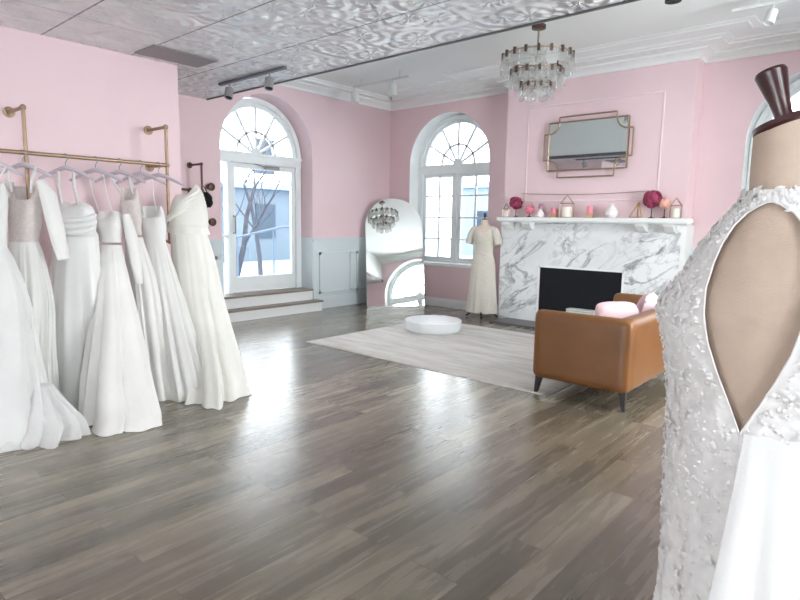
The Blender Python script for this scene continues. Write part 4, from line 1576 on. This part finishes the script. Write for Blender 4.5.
# scattered leaf appliques standing off the lace
m = MB()
rnd = random.Random(11)
for _ in range(5200):
    i = rnd.randrange(30, NZ + 1)
    z, a, b, th0 = shell[i]
    if a < 0.07 and rnd.random() < 0.6:
        continue
    th = rnd.uniform(th0 + 0.04, 2 * pi - th0 - 0.04)
    P = Vector((a * sin(th), -b * cos(th), z + rnd.uniform(-0.004, 0.004)))
    nrm = Vector((P.x / a / a, P.y / b / b, 0.1)).normalized()
    q = nrm.to_track_quat('Z', 'Y').to_matrix().to_4x4()
    L = rnd.uniform(0.005, 0.011)
    W = L * rnd.uniform(0.35, 0.6)
    mm = Matrix.Translation(P + nrm * rnd.uniform(0.003, 0.007)) @ q @ Matrix.Rotation(rnd.uniform(0, 6.28), 4, 'Z') @ Matrix.Rotation(rnd.uniform(-0.3, 0.3), 4, 'X')
    pts = [(-L, 0, 0), (-L * 0.4, W, 0.002), (L * 0.4, W * 0.8, 0.003), (L, 0, 0.001), (L * 0.4, -W * 0.8, 0.003), (-L * 0.4, -W, 0.002), (0, 0, 0.005)]
    m.add([mm @ Vector(p) for p in pts], [(0, 1, 6), (1, 2, 6), (2, 3, 6), (3, 4, 6), (4, 5, 6), (5, 0, 6)], True)
ap = m.build('lace_applique', M['lace'], fg, kind='stuff')
# waist seam and tulle overskirt fanning out at the right
for lay, (nm, mt) in enumerate((('tulle_overskirt', M['tulle']), ('tulle_underlayer', M['tulle_dense']))):
    m = MB()
    rows = []
    for i in range(60):
        f = i / 59
        z = 1.055 - 1.04 * f
        row = []
        for j in range(90):
            g = j / 89
            # angle from back centre; negative = camera left
            th = rad(3 - 8 * f + lay * (4 + 9 * f)) + (rad(185 - lay * 12)) * g
            k = 1 + 0.09 * (f ** 0.7) * sin((22 - 3 * lay) * g * pi + 2 * f)
            a = (0.179 - 0.004 * lay + 0.05 * f ** 0.8 + (0.35 - 0.03 * lay) * f) * k
            b = (0.141 - 0.004 * lay + 0.05 * f ** 0.8 + (0.35 - 0.03 * lay) * f) * k
            row.append(Vector((a * sin(th), -b * cos(th), z)))
        rows.append(row)
    m.grid(rows, False, True)
    m.build(nm, mt, fg)

# ------------------------------------------------------------------ outside
MB().box(-40, -40, -0.6, 50, 50, -0.5).build('ground', M['snow'], kind='structure')
MB().box(-2.6, -5.5, -0.5, -0.44, -0.6, 0.30).build('landing', M['snow'], kind='structure')


def facade(name, label, x0, y0, x1, y1, z1, face, mat, cols, rows_):
    t = thing(name, label, 'building', ((x0 + x1) / 2, (y0 + y1) / 2, -0.5))
    MB().box(x0, y0, -0.5, x1, y1, z1).build('walls', mat, t, world=True)
    MB().box(x0 - 0.3, y0 - 0.3, z1, x1 + 0.3, y1 + 0.3, z1 + 0.3).build('roof', M['snow'], t, world=True)
    for r in range(rows_):
        for c_ in range(cols):
            z0 = 0.6 + r * 3.0
            f = (c_ + 0.5) / cols
            if face == 'x':
                yc = y0 + (y1 - y0) * f
                MB().box(x1 - 0.05, yc - 0.55, z0, x1 + 0.06, yc + 0.55, z0 + 1.6).build('window', M['facade_win'], t, world=True)
            else:
                xc = x0 + (x1 - x0) * f
                MB().box(xc - 0.55, y0 - 0.06, z0, xc + 0.55, y0 + 0.05, z0 + 1.6).build('window', M['facade_win'], t, world=True)
    return t


facade('building', 'blue grey building across the snow beyond the glass door', -26, -4, -16, 18, 2.9, 'x', M['facade'], 6, 2)
facade('building', 'pale building seen through the far arched window', -14, 22, 12, 30, 3.6, 'y', M['facade2'], 8, 1)

# bare tree and railings outside the door
def tree(loc, label, seed, hgt=6.0):
    t = thing('bare_tree', label, 'tree', loc)
    rnd = random.Random(seed)
    m = MB()

    def branch(p, d, L, r, depth):
        pts, rs = [p], [r]
        for k in range(4):
            d = (d + Vector((rnd.uniform(-.2, .2), rnd.uniform(-.2, .2), rnd.uniform(-.08, .15)))).normalized()
            p = p + d * L / 4
            pts.append(p)
            rs.append(r * (1 - 0.13 * (k + 1)))
        m.tube(pts, rs, 6)
        if depth:
            for k in range(4):
                i = rnd.choice((1, 2, 3, 4))
                nd = (d + Vector((rnd.uniform(-1, 1), rnd.uniform(-1, 1), rnd.uniform(-.3, .7)))).normalized()
                branch(pts[i], nd, L * rnd.uniform(.5, .75), rs[i] * 0.5, depth - 1)
    branch(Vector((0, 0, 0)), Vector((0, 0, 1)), hgt * 0.5, 0.09, 3)
    m.build('branches', M['bark'], t)
    return t


tree((-4.2, -0.6, -0.5), 'bare tree outside the glass door', 5, 5.5)
tree((-8.5, 3.2, -0.5), 'farther bare tree beyond the door railing', 9, 6.5)
rl = thing('stair_railing', 'grey metal handrail sloping down outside the glass door', 'railing', (-2.3, -1.5, -0.5))
MB().tube([(-1.9, -2.6, 1.02), (-1.9, -1.0, 1.32), (-1.9, -0.7, 1.33)], 0.022).build('handrail', M['rail_metal'], rl, world=True)
for yy in (-2.45, -2.0, -1.2):
    MB().tube([(-1.9, yy, 0.3), (-1.9, yy, 1.0 + (yy + 2.6) * 0.19)], 0.016, 8).build('baluster', M['rail_metal'], rl, world=True)
